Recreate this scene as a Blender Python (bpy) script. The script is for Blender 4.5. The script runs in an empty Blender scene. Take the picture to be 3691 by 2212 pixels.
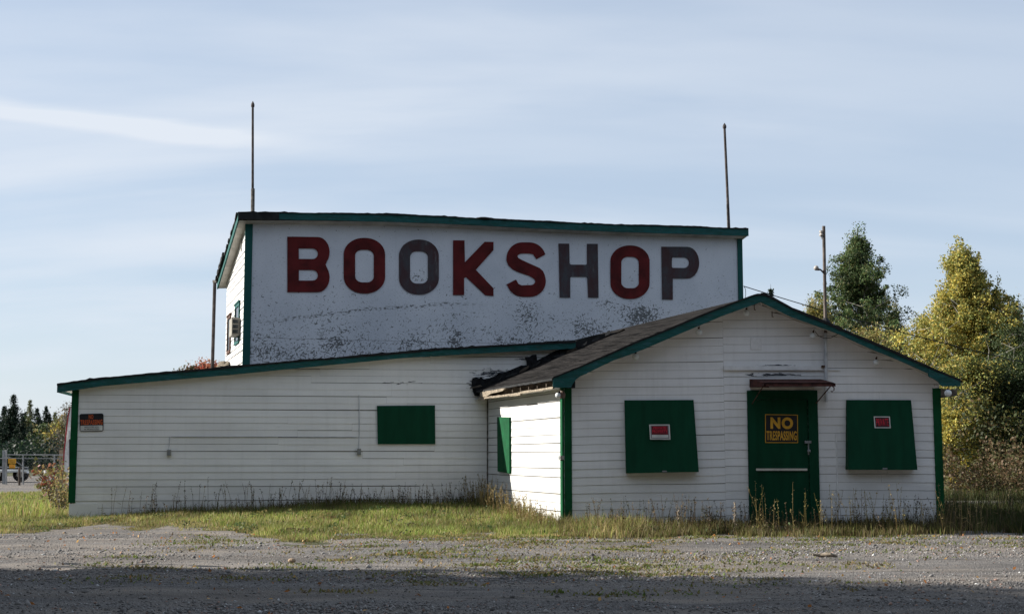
import bpy, math, random
import numpy as np
from mathutils import Vector, Matrix
random.seed(7); rng = np.random.default_rng(11)
R = math.radians
scene = bpy.context.scene
COL = scene.collection
# ------------------------------------------------------------------ camera model
SW, SH, F = 3691.0, 2212.0, 4919.0
CX, CY, HOR = SW/2, SH/2, 1643.0
CAMH = 1.15
PITCH = math.atan((HOR-CY)/F)
K = 3691/2476.0
cam_d = bpy.data.cameras.new('camera'); cam = bpy.data.objects.new('camera', cam_d); COL.objects.link(cam)
cam_d.sensor_width = 36; cam_d.lens = 36*F/SW; cam_d.clip_end = 3000; cam_d.clip_start = 0.1
cam.location = (0, 0, CAMH); cam.rotation_euler = (R(90)+PITCH, 0, 0)
scene.camera = cam
CAM = Vector((0, 0, CAMH))
def ray(px, py):
    x = (px-CX)/F; u = (CY-py)/F
    return Vector((x, math.cos(PITCH)-u*math.sin(PITCH), math.sin(PITCH)+u*math.cos(PITCH)))
def at(px, py, Y):
    r = ray(px, py); return CAM + r*(Y/r.y)
def D(x, y): return (x*K, y*K)
class Pl:
    """vertical plane through two ground points; n points to the viewer side"""
    def __init__(s, a, b):
        s.o = Vector((a.x, a.y, 0)); t = Vector((b.x-a.x, b.y-a.y, 0)); s.L = t.length; s.t = t.normalized()
        s.n = Vector((s.t.y, -s.t.x, 0))
    def hit(s, px, py, off=0):
        r = ray(px, py); o = s.o + s.n*off
        k = (o-CAM).dot(s.n)/r.dot(s.n); return CAM + r*k
    def sz(s, p): return ((p-s.o).dot(s.t), p.z)
    def pt(s, u, z, off=0): return s.o + s.t*u + s.n*off + Vector((0, 0, z))
def hitp(px, py, p0, n):
    r = ray(px, py); return CAM + r*((p0-CAM).dot(n)/r.dot(n))
A = at(2031, 1700, 21.5); A.z = 0
AR = at(3396, 1700, 21.5)
B = at(1760, 1700, 25.6); WL = at(258, 1700, 24.5)
ML = at(881, 1200, 28.5); MR = at(2677, 1080, 31.6); MB_ = at(816, 1200, 32.4)
AF = Pl(A, AR); AS = Pl(B, A); WF = Pl(WL, B); MF = Pl(ML, MR); MS = Pl(MB_, ML)
DV = (B-A); DV.z = 0; DV.normalize()
# ------------------------------------------------------------------ object helpers
def tag(o, label=None, cat=None, group=None, kind=None):
    if label: o['label'] = label
    if cat: o['category'] = cat
    if group: o['group'] = group
    if kind: o['kind'] = kind
    return o
def empty(name, loc, label, cat, group=None):
    o = bpy.data.objects.new(name, None); COL.objects.link(o); o.location = loc; o.empty_display_size = .2
    return tag(o, label, cat, group)
def wloc(o):
    v = Vector((0, 0, 0))
    while o is not None:
        v = v + Vector(o.location); o = o.parent
    return v
def link(name, me, parent=None, origin=None):
    """mesh given in world coordinates; origin or the parent's place becomes its local origin"""
    o = bpy.data.objects.new(name, me); COL.objects.link(o)
    off = Vector((0, 0, 0))
    if parent is not None:
        o.parent = parent; off = wloc(parent)
    elif origin is not None:
        off = Vector(origin); o.location = off
    if off.length > 0: me.transform(Matrix.Translation(-off))
    return o
class MB:
    def __init__(s): s.v = []; s.f = []; s.uv = []; s.m = []
    def face(s, pts, uvs=None, mi=0):
        i = len(s.v); s.v += [tuple(p) for p in pts]; s.f.append(tuple(range(i, i+len(pts)))); s.m.append(mi)
        s.uv += [tuple(q) for q in (uvs or [(0, 0)]*len(pts))]
    def box8(s, q, mi=0, uv=None):
        # q: 4 front pts (ccw seen from front) + 4 back pts
        f = [(0, 1, 2, 3), (7, 6, 5, 4), (4, 5, 1, 0), (5, 6, 2, 1), (6, 7, 3, 2), (7, 4, 0, 3)]
        for a in f: s.face([q[k] for k in a], [uv[k % 4] for k in a] if uv else None, mi)
    def slab(s, quad, n, th, mi=0, uv=None):
        s.box8(list(quad)+[p-n*th for p in quad], mi, uv)
    def box(s, c, sx, sy, sz, tx=Vector((1, 0, 0)), mi=0):
        tx = tx.normalized(); ty = Vector((-tx.y, tx.x, 0)); c = Vector(c)
        q = [c+tx*a*sx/2-ty*sy/2+Vector((0, 0, b*sz/2)) for a, b in ((-1, -1), (1, -1), (1, 1), (-1, 1))]
        s.box8(q+[p+ty*sy for p in q], mi)
    def tube(s, pts, r, n=8, cap=True, mi=0):
        rr = r if isinstance(r, (list, tuple)) else [r]*len(pts)
        rings = []
        for i, p in enumerate(pts):
            a = Vector(pts[max(i-1, 0)]); b = Vector(pts[min(i+1, len(pts)-1)]); d = (b-a).normalized()
            u = d.cross(Vector((0, 0, 1)) if abs(d.z) < .9 else Vector((1, 0, 0))).normalized(); w = d.cross(u)
            rings.append([Vector(p)+(u*math.cos(k*2*math.pi/n)+w*math.sin(k*2*math.pi/n))*rr[i] for k in range(n)])
        for a, b in zip(rings, rings[1:]):
            for k in range(n): s.face([a[k], a[(k+1) % n], b[(k+1) % n], b[k]], None, mi)
        if cap: s.face(rings[0][::-1], None, mi); s.face(rings[-1], None, mi)
    def sphere(s, c, r, sx=1, sz=1, n=14, mi=0):
        c = Vector(c)
        def P(i, j):
            th = math.pi*i/n; ph = 2*math.pi*j/n
            return c+Vector((r*sx*math.sin(th)*math.cos(ph), r*sx*math.sin(th)*math.sin(ph), r*sz*math.cos(th)))
        for i in range(n):
            for j in range(n):
                s.face([P(i+1, j), P(i+1, j+1), P(i, j+1), P(i, j)] if 0 < i < n-1 else ([P(1, j), P(1, j+1), P(0, j)][:3] if i == 0 else [P(n, j), P(n-1, j+1), P(n-1, j)]), None, mi)
    def build(s, name, mats, parent=None, origin=None, smooth=False, weld=False):
        me = bpy.data.meshes.new(name); me.from_pydata(s.v, [], s.f)
        ms = mats if isinstance(mats, (list, tuple)) else [mats]
        for m in ms: me.materials.append(m)
        me.polygons.foreach_set('material_index', s.m)
        ul = me.uv_layers.new(name='UVMap'); ul.data.foreach_set('uv', np.array(s.uv, dtype=np.float32).ravel())
        if smooth: me.polygons.foreach_set('use_smooth', [True]*len(s.f))
        if weld:
            import bmesh
            bm = bmesh.new(); bm.from_mesh(me); bmesh.ops.remove_doubles(bm, verts=bm.verts, dist=1e-5)
            bmesh.ops.recalc_face_normals(bm, faces=bm.faces); bm.to_mesh(me); bm.free()
        me.update()
        return link(name, me, parent, origin)
def raw(name, V, polys, cols, mat, parent=None, origin=None, kind=None):
    """V (n,3); polys list of (m,k) int arrays; cols list of (m,3) arrays"""
    me = bpy.data.meshes.new(name); V = np.asarray(V, dtype=np.float32)
    me.vertices.add(len(V)); me.vertices.foreach_set('co', V.ravel())
    nl = sum(p.size for p in polys); npol = sum(len(p) for p in polys)
    me.loops.add(nl); me.polygons.add(npol)
    li = np.concatenate([p.ravel() for p in polys]).astype(np.int32)
    tot = np.concatenate([np.full(len(p), p.shape[1]) for p in polys]).astype(np.int32)
    st = np.concatenate([[0], np.cumsum(tot)[:-1]]).astype(np.int32)
    me.loops.foreach_set('vertex_index', li); me.polygons.foreach_set('loop_start', st); me.polygons.foreach_set('loop_total', tot)
    ca = me.color_attributes.new('Col', 'FLOAT_COLOR', 'CORNER')
    c = np.concatenate([np.repeat(cc, p.shape[1], axis=0) for p, cc in zip(polys, cols)])
    c = np.concatenate([c, np.ones((len(c), 1))], axis=1).astype(np.float32)
    ca.data.foreach_set('color', c.ravel())
    me.materials.append(mat); me.update(calc_edges=True); me.validate()
    o = link(name, me, parent, origin)
    if kind: o['kind'] = kind
    return o
# ------------------------------------------------------------------ materials
class N:
    def __init__(s, name):
        s.m = bpy.data.materials.new(name); s.m.use_nodes = True; s.t = s.m.node_tree; s.n = s.t.nodes; s.l = s.t.links
        s.b = s.n['Principled BSDF']; s.b.inputs['Roughness'].default_value = .8
        s.b.inputs['Specular IOR Level'].default_value = .25
    def add(s, typ, ins=None, **kw):
        x = s.n.new(typ)
        for k, v in kw.items(): setattr(x, k, v)
        for k, v in (ins or {}).items(): s.set(x, k, v)
        return x
    def set(s, x, k, v):
        if isinstance(v, bpy.types.NodeSocket): s.l.new(v, x.inputs[k])
        elif isinstance(v, bpy.types.Node): s.l.new(v.outputs[0], x.inputs[k])
        else: x.inputs[k].default_value = v
    def uv(s): return s.add('ShaderNodeUVMap').outputs[0]
    def pos(s): return s.add('ShaderNodeNewGeometry').outputs['Position']
    def mp(s, v, scale=(1, 1, 1), rot=(0, 0, 0), loc=(0, 0, 0)):
        return s.add('ShaderNodeMapping', {'Vector': v, 'Scale': scale, 'Rotation': rot, 'Location': loc}).outputs[0]
    def noise(s, v, scale=5, detail=4, rough=.55, dist=0):
        return s.add('ShaderNodeTexNoise', {'Vector': v, 'Scale': scale, 'Detail': detail, 'Roughness': rough, 'Distortion': dist}).outputs[0]
    def ramp(s, v, a, b, lo=0., hi=1.):
        return s.add('ShaderNodeMapRange', {'Value': v, 'From Min': a, 'From Max': b, 'To Min': lo, 'To Max': hi}).outputs[0]
    def math(s, op, a, b=0.):
        return s.add('ShaderNodeMath', {0: a, 1: b}, operation=op).outputs[0]
    def mix(s, f, a, b):
        x = s.n.new('ShaderNodeMix'); x.data_type = 'RGBA'
        for k, v in ((0, f), (6, a), (7, b)):
            if isinstance(v, tuple) and len(v) == 3: v = v+(1,)
            s.set(x, k, v)
        return x.outputs[2]
    def col(s, v): s.set(s.b, 'Base Color', v+(1,) if isinstance(v, tuple) and len(v) == 3 else v)
    def bump(s, h, strength=.5, dist=.01):
        x = s.add('ShaderNodeBump', {'Height': h, 'Strength': strength, 'Distance': dist}); s.l.new(x.outputs[0], s.b.inputs['Normal'])
def simple(name, c, rough=.7, metal=0, var=.12, scale=8, spec=.25, st=(1, 1, 1)):
    m = N(name); p = m.mp(m.pos(), scale=st); f = m.noise(p, scale, 5)
    c2 = tuple(x*(1-2.2*var) for x in c); c1 = tuple(min(1, x*(1+var)) for x in c)
    m.col(m.mix(m.ramp(f, .3, .7), c2, c1)); m.b.inputs['Roughness'].default_value = rough
    m.b.inputs['Metallic'].default_value = metal; m.b.inputs['Specular IOR Level'].default_value = spec
    return m.m
def ellipse(m, uv, cu, cv, ru, rv):
    q = m.mp(uv, scale=(1/ru, 1/rv, 1), loc=(-cu/ru, -cv/rv, 0))
    ln = m.add('ShaderNodeVectorMath', {0: q}, operation='LENGTH').outputs['Value']
    return m.ramp(ln, 1.0, .2)
def siding_mat(name, base=(.63, .635, .65), peel=None, dirt=.5):
    m = N(name); uv = m.uv()
    big = m.noise(m.mp(uv, scale=(.5, 1.2, 1)), 2.0, 6)
    c = m.mix(m.ramp(big, .35, .7), tuple(x*.88 for x in base), base)
    # each board its own tint
    sep = m.add('ShaderNodeSeparateXYZ', {0: uv})
    row = m.math('FLOOR', m.math('MULTIPLY', sep.outputs[1], 1/.127))
    wn = m.add('ShaderNodeTexWhiteNoise', {'Vector': m.add('ShaderNodeCombineXYZ', {1: row}).outputs[0]}, noise_dimensions='3D')
    c = m.mix(m.ramp(wn.outputs[0], 0, 1, 0, .16), c, (.50, .50, .49))
    # vertical runs and grime near the ground
    run = m.noise(m.mp(uv, scale=(9, .7, 1)), 1.0, 5)
    c = m.mix(m.math('MULTIPLY', m.ramp(run, .5, .8), .22*dirt), c, (.30, .29, .26))
    low = m.ramp(sep.outputs[1], .75, .0)
    c = m.mix(m.math('MULTIPLY', low, m.ramp(m.noise(uv, 3, 5), .35, .75, 0, .55)), c, (.23, .22, .18))
    # weather cracks running with the boards
    cr = m.noise(m.mp(uv, scale=(1.6, 34, 1)), 1.5, 6, .65)
    crm = m.math('MULTIPLY', m.ramp(cr, .66, .72), m.ramp(m.noise(uv, .9, 2), .45, .62))
    c = m.mix(m.math('MULTIPLY', crm, .8), c, (.17, .16, .15))
    sp = m.noise(uv, 30, 2); c = m.mix(m.ramp(sp, .75, .8, 0, .5), c, (.2, .19, .18))
    for (cu, cv, ru, rv, th) in (peel or []):
        e = ellipse(m, uv, cu, cv, ru, rv)
        f = m.noise(m.mp(uv, scale=(2.2, 13, 1)), 3.0, 6, .6)
        k = m.ramp(m.math('ADD', f, m.math('MULTIPLY', e, .32)), th, th+.03)
        c = m.mix(m.math('MULTIPLY', k, m.ramp(e, 0, .12)), c, (.035, .04, .05))
    m.col(c); m.b.inputs['Roughness'].default_value = .72
    m.bump(m.noise(m.mp(uv, scale=(3, 60, 1)), 2, 4), .25, .004)
    return m.m
M = {}
M['groove'] = simple('dirty_groove', (.21, .20, .18), .9)
M['green'] = simple('green_paint', (.0042, .070, .025), .7, var=.14, scale=5, spec=.12)
M['green_door'] = simple('green_door_paint', (.0022, .046, .022), .65, var=.10, scale=4, spec=.12, st=(2, 1, .4))
def teal():
    m = N('worn_teal_paint'); p = m.uv()
    a = m.noise(m.mp(p, scale=(1.2, 8, 1)), 1.6, 6, .65); b = m.noise(m.mp(p, scale=(2.5, 16, 1), loc=(7, 3, 0)), 2.5, 6, .7)
    c = m.mix(m.ramp(a, .35, .62), (.007, .055, .045), (.010, .090, .088))
    c = m.mix(m.ramp(b, .52, .66, 0, .75), c, (.045, .12, .15)); c = m.mix(m.ramp(m.noise(m.mp(p, scale=(3, 22, 1), loc=(1, 9, 0)), 2, 6, .7), .57, .66, 0, .85), c, (.045, .045, .042))
    m.col(c); m.bump(b, .4, .006); return m.m
M['teal'] = teal()
M['black'] = simple('tar_roofing', (.018, .019, .02), .85, var=.3)
M['soffit'] = simple('soffit_paint', (.60, .58, .53), .8, var=.15, scale=3)
M['rot'] = simple('rotten_wood', (.012, .013, .016), .95, var=.45, scale=14)
M['oldwood'] = simple('weathered_wood', (.27, .225, .17), .9, var=.3, scale=22)
M['greywood'] = simple('grey_wood', (.16, .145, .13), .9, var=.3, scale=12)
M['rafter'] = simple('rafter_wood', (.07, .055, .042), .9, var=.3, scale=12)
M['red'] = simple('maroon_letter_paint', (.11, .010, .011), .8, var=.24, scale=3)
def faded():
    m = N('faded_letter_paint'); p = m.pos()
    a = m.noise(m.mp(p, scale=(1, 1, .45)), 3.2, 6, .7); b = m.noise(m.mp(p, scale=(1, 1, .3), loc=(4, 4, 4)), 7, 6, .75)
    c = m.mix(m.ramp(a, .42, .6), (.060, .032, .036), (.058, .060, .070)); c = m.mix(m.ramp(b, .57, .68, 0, .6), c, (.13, .13, .14))
    m.col(c); return m.m
M['faded'] = faded()
M['rust'] = simple('rust_red_sheet', (.075, .026, .022), .85, var=.35, scale=9)
M['rustiron'] = simple('rusty_iron', (.09, .045, .03), .8, var=.35, scale=20)
M['bulb'] = simple('milk_glass', (.72, .75, .77), .25, var=.05, spec=.5)
M['trimwhite'] = simple('white_trim_paint', (.76, .76, .77), .7, var=.06)
M['insul'] = simple('glazed_insulator', (.36, .33, .30), .4)
M['socket'] = simple('brown_socket', (.05, .022, .016), .6)
M['galv'] = simple('galvanised_pipe', (.24, .25, .26), .6, .3, var=.12, scale=6)
M['alu'] = simple('aluminium_bar', (.62, .62, .6), .4, .6)
M['whitepipe'] = simple('painted_pipe', (.50, .52, .55), .6)
M['pole'] = simple('weathered_pole', (.085, .07, .065), .85, var=.3, scale=8)
M['box'] = simple('grey_outlet_box', (.27, .27, .24), .6)
M['glass'] = simple('dark_glass', (.03, .035, .04), .15, spec=.6)
M['casing'] = simple('beige_casing', (.25, .235, .20), .6)
M['cable'] = simple('black_cable', (.02, .02, .022), .6)
M['rustpipe'] = simple('rusty_mast', (.15, .125, .11), .75, .2, var=.3, scale=5)
M['s_black'] = simple('sign_black', (.016, .016, .02), .45)
M['s_orange'] = simple('sign_orange', (.55, .10, .03), .5)
M['s_yellow'] = simple('sign_yellow', (.62, .33, .035), .5)
M['s_red'] = simple('sign_red', (.50, .02, .04), .5)
M['s_white'] = simple('sign_white', (.58, .58, .56), .5)
M['s_maroon'] = simple('sign_maroon', (.13, .012, .02), .5)
M['brown'] = simple('brown_lamp_shade', (.16, .11, .085), .5)
M['tyre'] = simple('tyre_rubber', (.02, .02, .02), .85)
M['whitebody'] = simple('white_panel', (.68, .67, .66), .5)
M['redtrim'] = simple('red_trim', (.35, .04, .05), .6)
M['tan'] = simple('tan_post', (.30, .22, .15), .8)
M['bark'] = simple('grey_bark', (.20, .19, .165), .9, var=.3, scale=6)
M['darkbark'] = simple('dark_bark', (.07, .055, .045), .9, var=.3, scale=6)
def leafmat(name, tr=.45, rough=.6):
    m = N(name); a = m.add('ShaderNodeVertexColor', layer_name='Col')
    m.col(a.outputs[0]); m.b.inputs['Roughness'].default_value = rough
    t = m.add('ShaderNodeBsdfTranslucent', {'Color': a.outputs[0]})
    x = m.add('ShaderNodeMixShader', {0: tr}); m.l.new(m.b.outputs[0], x.inputs[1]); m.l.new(t.outputs[0], x.inputs[2])
    m.l.new(x.outputs[0], m.n['Material Output'].inputs[0]); return m.m
M['leaf'] = leafmat('leaf', .33); M['grass'] = leafmat('grass_blade', .38); M['needle'] = leafmat('needle', .12, .8)
def vc(name, rough=.9):
    m = N(name); a = m.add('ShaderNodeVertexColor', layer_name='Col'); m.col(a.outputs[0]); m.b.inputs['Roughness'].default_value = rough; return m.m
M['stone'] = vc('gravel_stone')
# big sign wall: painted strand board, flaking
def signwall():
    m = N('flaking_board_paint'); uv = m.uv(); sep = m.add('ShaderNodeSeparateXYZ', {0: uv}); u, v = sep.outputs[0], sep.outputs[1]
    base = m.mix(m.ramp(m.noise(uv, .9, 5), .35, .65), (.58, .61, .67), (.69, .715, .77))
    fine = m.noise(m.mp(uv, scale=(14, 26, 1)), 2.5, 3, .7); base = m.mix(m.ramp(fine, .35, .75, 0, .28), base, (.30, .33, .41))
    # density of flaking: more towards the bottom, heavy patches
    dens = m.ramp(v, 5.4, 3.2, -.038, .074)
    dens = m.math('ADD', dens, m.math('MULTIPLY', m.ramp(m.noise(uv, .8, 4, .6), .42, .70), .06))
    for (px, py, ru, rv, k) in SPOTS:
        s, z = MF.sz(MF.hit(px, py)); e = ellipse(m, uv, s, z, ru, rv)
        dens = m.math('ADD', dens, m.math('MULTIPLY', e, k))
    mask = None
    for i, (rot, sc) in enumerate(((.5, 1), (-.6, 1.15), (1.35, 1.3), (.05, .9), (-1.1, 1.05))):
        q = m.mp(uv, scale=(sc, sc, 1), rot=(0, 0, rot), loc=(3.7*i, 1.3*i, 0)); q = m.mp(q, scale=(7.0, 24, 1))
        f = m.noise(q, 1.0, 2, .5)
        k = m.ramp(m.math('ADD', f, dens), .725, .745)
        mask = k if mask is None else m.math('MAXIMUM', mask, k)
    # line where an older roof once met the wall
    q0, q1, q2 = [MF.sz(MF.hit(*p)) for p in ((971, 1159), (1327, 1113), (1600, 1095))]
    z0 = m.math('ADD', m.ramp(u, q0[0], q1[0], q0[1]-.06, q1[1]-.06), m.ramp(u, q1[0], q2[0], 0, q2[1]-q1[1]))
    z0 = m.math('ADD', z0, m.math('MULTIPLY', m.noise(uv, 2.0, 2), .12))
    dist = m.math('ABSOLUTE', m.math('SUBTRACT', v, z0))
    fs = m.noise(m.mp(uv, rot=(0, 0, .4), scale=(22, 44, 1)), 1.0, 3, .6); fsm = m.math('MULTIPLY', m.ramp(m.math('ADD', fs, m.math('MULTIPLY', m.ramp(v, 5.8, 3.0), .07)), .66, .70), .8); mask = m.math('MAXIMUM', mask, fsm)
    ln = m.math('MULTIPLY', m.ramp(dist, .05, .02), m.ramp(m.noise(m.mp(uv, scale=(7, 14, 1)), 1.6, 4, .7), .5, .56))
    ln = m.math('MULTIPLY', ln, m.ramp(u, 5.6, 4.2)); mask = m.math('MAXIMUM', mask, m.math('MULTIPLY', ln, m.ramp(u, .2, .9)))
    c = m.mix(m.math('MULTIPLY', mask, .9), base, (.085, .09, .09))
    # sheet joints
    for (a, b, sc) in ((m.math('MODULO', u, 1.6), .006, .3), ):
        c = m.mix(m.ramp(a, b, 0, 0, sc), c, (.14, .15, .17))
    for z in (3.62,):
        c = m.mix(m.ramp(m.math('ABSOLUTE', m.math('SUBTRACT', v, z)), .009, .003, 0, .5), c, (.12, .12, .13))
    m.col(c); m.bump(fine, .3, .004); return m.m
SPOTS = [(2310, 1140, .75, .42, .17), (1905, 1130, .4, .5, .10), (2190, 1095, .5, .3, .09), (2120, 1180, .6, .35, .08), (2000, 1160, .5, .3, .05),
         (1505, 1000, .28, .22, .12), (1205, 1240, .4, .22, .07), (1500, 1240, .5, .3, .06), (1900, 1230, 1.0, .35, .05), (1000, 1270, .9, .22, .05), (2300, 1000, .4, .3, .04), (1640, 1230, .25, .3, .1)]
M['signwall'] = signwall()
def roofmat():
    m = N('worn_asphalt_roofing'); uv = m.uv()
    st = m.noise(m.mp(uv, scale=(.3, 8, 1)), 2.2, 5, .75); b = m.noise(m.mp(uv, scale=(1.5, 3, 1)), 2, 5, .6)
    c = m.mix(m.ramp(st, .42, .58), (.0035, .0035, .0036), (.027, .025, .024)); c = m.mix(m.ramp(b, .5, .7, 0, .4), c, (.03, .027, .025))
    sep = m.add('ShaderNodeSeparateXYZ', {0: uv}); l = m.math('MODULO', sep.outputs[1], .145)
    c = m.mix(m.ramp(l, .018, .004, 0, .75), c, (.015, .015, .015))
    m.col(c); m.b.inputs['Roughness'].default_value = 1; m.b.inputs['Specular IOR Level'].default_value = .02; m.bump(st, .7, .012); return m.m
M['roof'] = roofmat()
# ------------------------------------------------------------------ ground
def ss(t): t = np.clip(t, 0, 1); return t*t*(3-2*t)
def vnoise(x, y, sc, seed=0):
    x = np.asarray(x, float)*sc+seed*17.3; y = np.asarray(y, float)*sc+seed*5.1
    xi = np.floor(x); yi = np.floor(y); fx = x-xi; fy = y-yi; fx = fx*fx*(3-2*fx); fy = fy*fy*(3-2*fy)
    def h(a, b): t = np.sin(a*127.1+b*311.7+seed*3.3)*43758.5453; return t-np.floor(t)
    return (h(xi, yi)*(1-fx)+h(xi+1, yi)*fx)*(1-fy)+(h(xi, yi+1)*(1-fx)+h(xi+1, yi+1)*fx)*fy
BND = np.array([(-600, 1292), (0, 1287), (150, 1282), (300, 1268), (420, 1270), (560, 1280), (640, 1300), (700, 1308), (760, 1302), (880, 1290), (1050, 1294), (1250, 1297), (1400, 1296), (1560, 1288), (1700, 1286), (1800, 1287), (1900, 1292), (2100, 1294), (2220, 1284), (2300, 1282), (2476, 1288), (3200, 1290)], float)
def proj(x, y, z=0.): return 1238+3300*x/y, 1102+3300*(CAMH-z)/y
def grassy(x, y):
    x = np.asarray(x, float); y = np.maximum(np.asarray(y, float), .5)
    px, py = proj(x, y); edge = np.interp(px, BND[:, 0], BND[:, 1])+(vnoise(x, y*.6, .9, 1)-.5)*20+(vnoise(x, y, 3, 2)-.5)*14
    g = np.clip((edge-py)/6+.5, 0, 1)
    # gravel lot far left, gravel drive far right
    back = 42+np.clip((x+16)/8, 0, 1)*18+(vnoise(x, y, .3, 3)-.5)*5
    g = g*np.where((x < -6) & (y > back) & (y < 82), 0, 1)
    gd = (x > 8.2+(y-31)*.35+(vnoise(x, y, .6, 5)-.5)) & (y > 29.5+(vnoise(x, y, .7, 4)-.5)*2) & (y < 36)
    return np.where(gd, 0, g)
def gh(x, y):
    x = np.asarray(x, float); y = np.asarray(y, float)
    h = .24*ss((y-20.8)/4.3)*ss((x+8.5)/6)*(1-ss((x-3)/3))
    r = (vnoise(x, y, 1.1, 8)-.5)*.035+(vnoise(x, y, 3.2, 9)-.5)*.02
    r += .02*ss(1-np.abs(py_at(x, y)-1305)/14)
    return h+r*ss(1-(np.hypot(x, y-15)-26)/10)
def py_at(x, y): return 1102+3300*CAMH/np.maximum(np.asarray(y, float), .5)
def axis(segs):
    out = []
    for a, b, st in segs: out += list(np.arange(a, b, st))
    return np.array(out)
gx = axis([(-900, -200, 100), (-200, -40, 16), (-40, -10, 1.5), (-10, 11, .16), (11, 40, 1.5), (40, 200, 16), (200, 1000, 100)])
gy = axis([(-300, -20, 40), (-20, 7, 2), (7, 15, .09), (15, 30, .13), (30, 60, 1.2), (60, 200, 8), (200, 1400, 100)])
X, Yg = np.meshgrid(gx, gy); Z = gh(X, Yg); G = grassy(X, Yg)
V = np.stack([X, Yg, Z], -1).reshape(-1, 3); nx, ny = len(gx), len(gy)
I = (np.arange(ny-1)[:, None]*nx+np.arange(nx-1)[None, :]).ravel()
Q = np.stack([I, I+1, I+1+nx, I+nx], -1)
def groundmat():
    m = N('gravel_and_soil'); p = m.pos(); a = m.add('ShaderNodeVertexColor', layer_name='Col'); g = m.add('ShaderNodeSeparateColor', {0: a.outputs[0]}).outputs[0]
    vo = m.add('ShaderNodeTexVoronoi', {'Vector': p, 'Scale': 55.}); vo2 = m.add('ShaderNodeTexVoronoi', {'Vector': p, 'Scale': 95.})
    sep = m.add('ShaderNodeSeparateColor', {0: vo.outputs['Color']}).outputs[0]; sep2 = m.add('ShaderNodeSeparateColor', {0: vo2.outputs['Color']}).outputs[0]
    c = m.mix(sep, (.10, .093, .088), (.30, .28, .265)); c = m.mix(m.ramp(sep2, 0, 1, 0, .5), c, (.36, .34, .32))
    c = m.mix(m.ramp(vo.outputs['Distance'], .35, .75, 0, .75), c, (.05, .048, .045))
    sand = m.ramp(m.noise(m.mp(p, scale=(.35, 1.2, 1), loc=(2.3, .4, 0)), .8, 5, .6), .45, .62)
    c = m.mix(m.math('MULTIPLY', sand, .8), c, (.27, .23, .19))
    c = m.mix(m.ramp(m.noise(m.mp(p, scale=(.5, 1.4, 1)), 1.1, 6, .65), .5, .64, 0, .45), c, (.075, .07, .066))
    tr_ = m.ramp(m.noise(m.mp(p, rot=(0, 0, .09), scale=(.07, 1.5, 1), loc=(3, 2, 0)), 1.0, 4, .6), .42, .60); c = m.mix(m.math('MULTIPLY', tr_, .45), c, (.055, .05, .048)); tr2 = m.ramp(m.noise(m.mp(p, rot=(0, 0, -.05), scale=(.10, 1.1, 1), loc=(8, 5, 0)), 1.2, 4, .6), .5, .64); c = m.mix(m.math('MULTIPLY', tr2, .5), c, (.30, .265, .23)); weed = m.ramp(m.noise(m.mp(p, scale=(1, 2, 1), loc=(9, 9, 0)), 1.6, 6, .7), .6, .68, 0, .5); c = m.mix(weed, c, (.115, .07, .04)); rut = m.ramp(m.noise(m.mp(p, scale=(.6, 2.6, 1), loc=(4, 1, 0)), 1.3, 7, .75), .56, .62, 0, .7); c = m.mix(rut, c, (.045, .042, .042))
    soil = m.mix(m.ramp(m.noise(p, 3, 5, .7), .35, .7), (.05, .055, .022), (.12, .115, .05))
    gg = m.ramp(m.math('ADD', g, m.math('MULTIPLY', m.math('SUBTRACT', m.noise(p, 5, 5, .7), .5), .9)), .4, .6)
    c = m.mix(gg, c, soil); c = m.mix(.16, c, (0, 0, 0)); m.col(c); m.b.inputs['Roughness'].default_value = .95
    h = m.math('ADD', m.math('MULTIPLY', vo.outputs['Distance'], -1.), m.noise(p, 60, 3)); m.bump(h, .9, .02); return m.m
gcol = G.reshape(-1)[Q].mean(1); gcol = np.repeat(gcol[:, None], 3, 1)
gnd = raw('ground', V, [Q], [gcol], groundmat()); tag(gnd, kind='structure')
vc_ = gnd.data.color_attributes['Col']; per = np.ones((len(gnd.data.loops), 4), np.float32); per[:, :3] = G.reshape(-1)[Q.ravel()][:, None]; vc_.data.foreach_set('color', per.ravel())
gnd.data.polygons.foreach_set('use_smooth', [True]*len(gnd.data.polygons))
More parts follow.
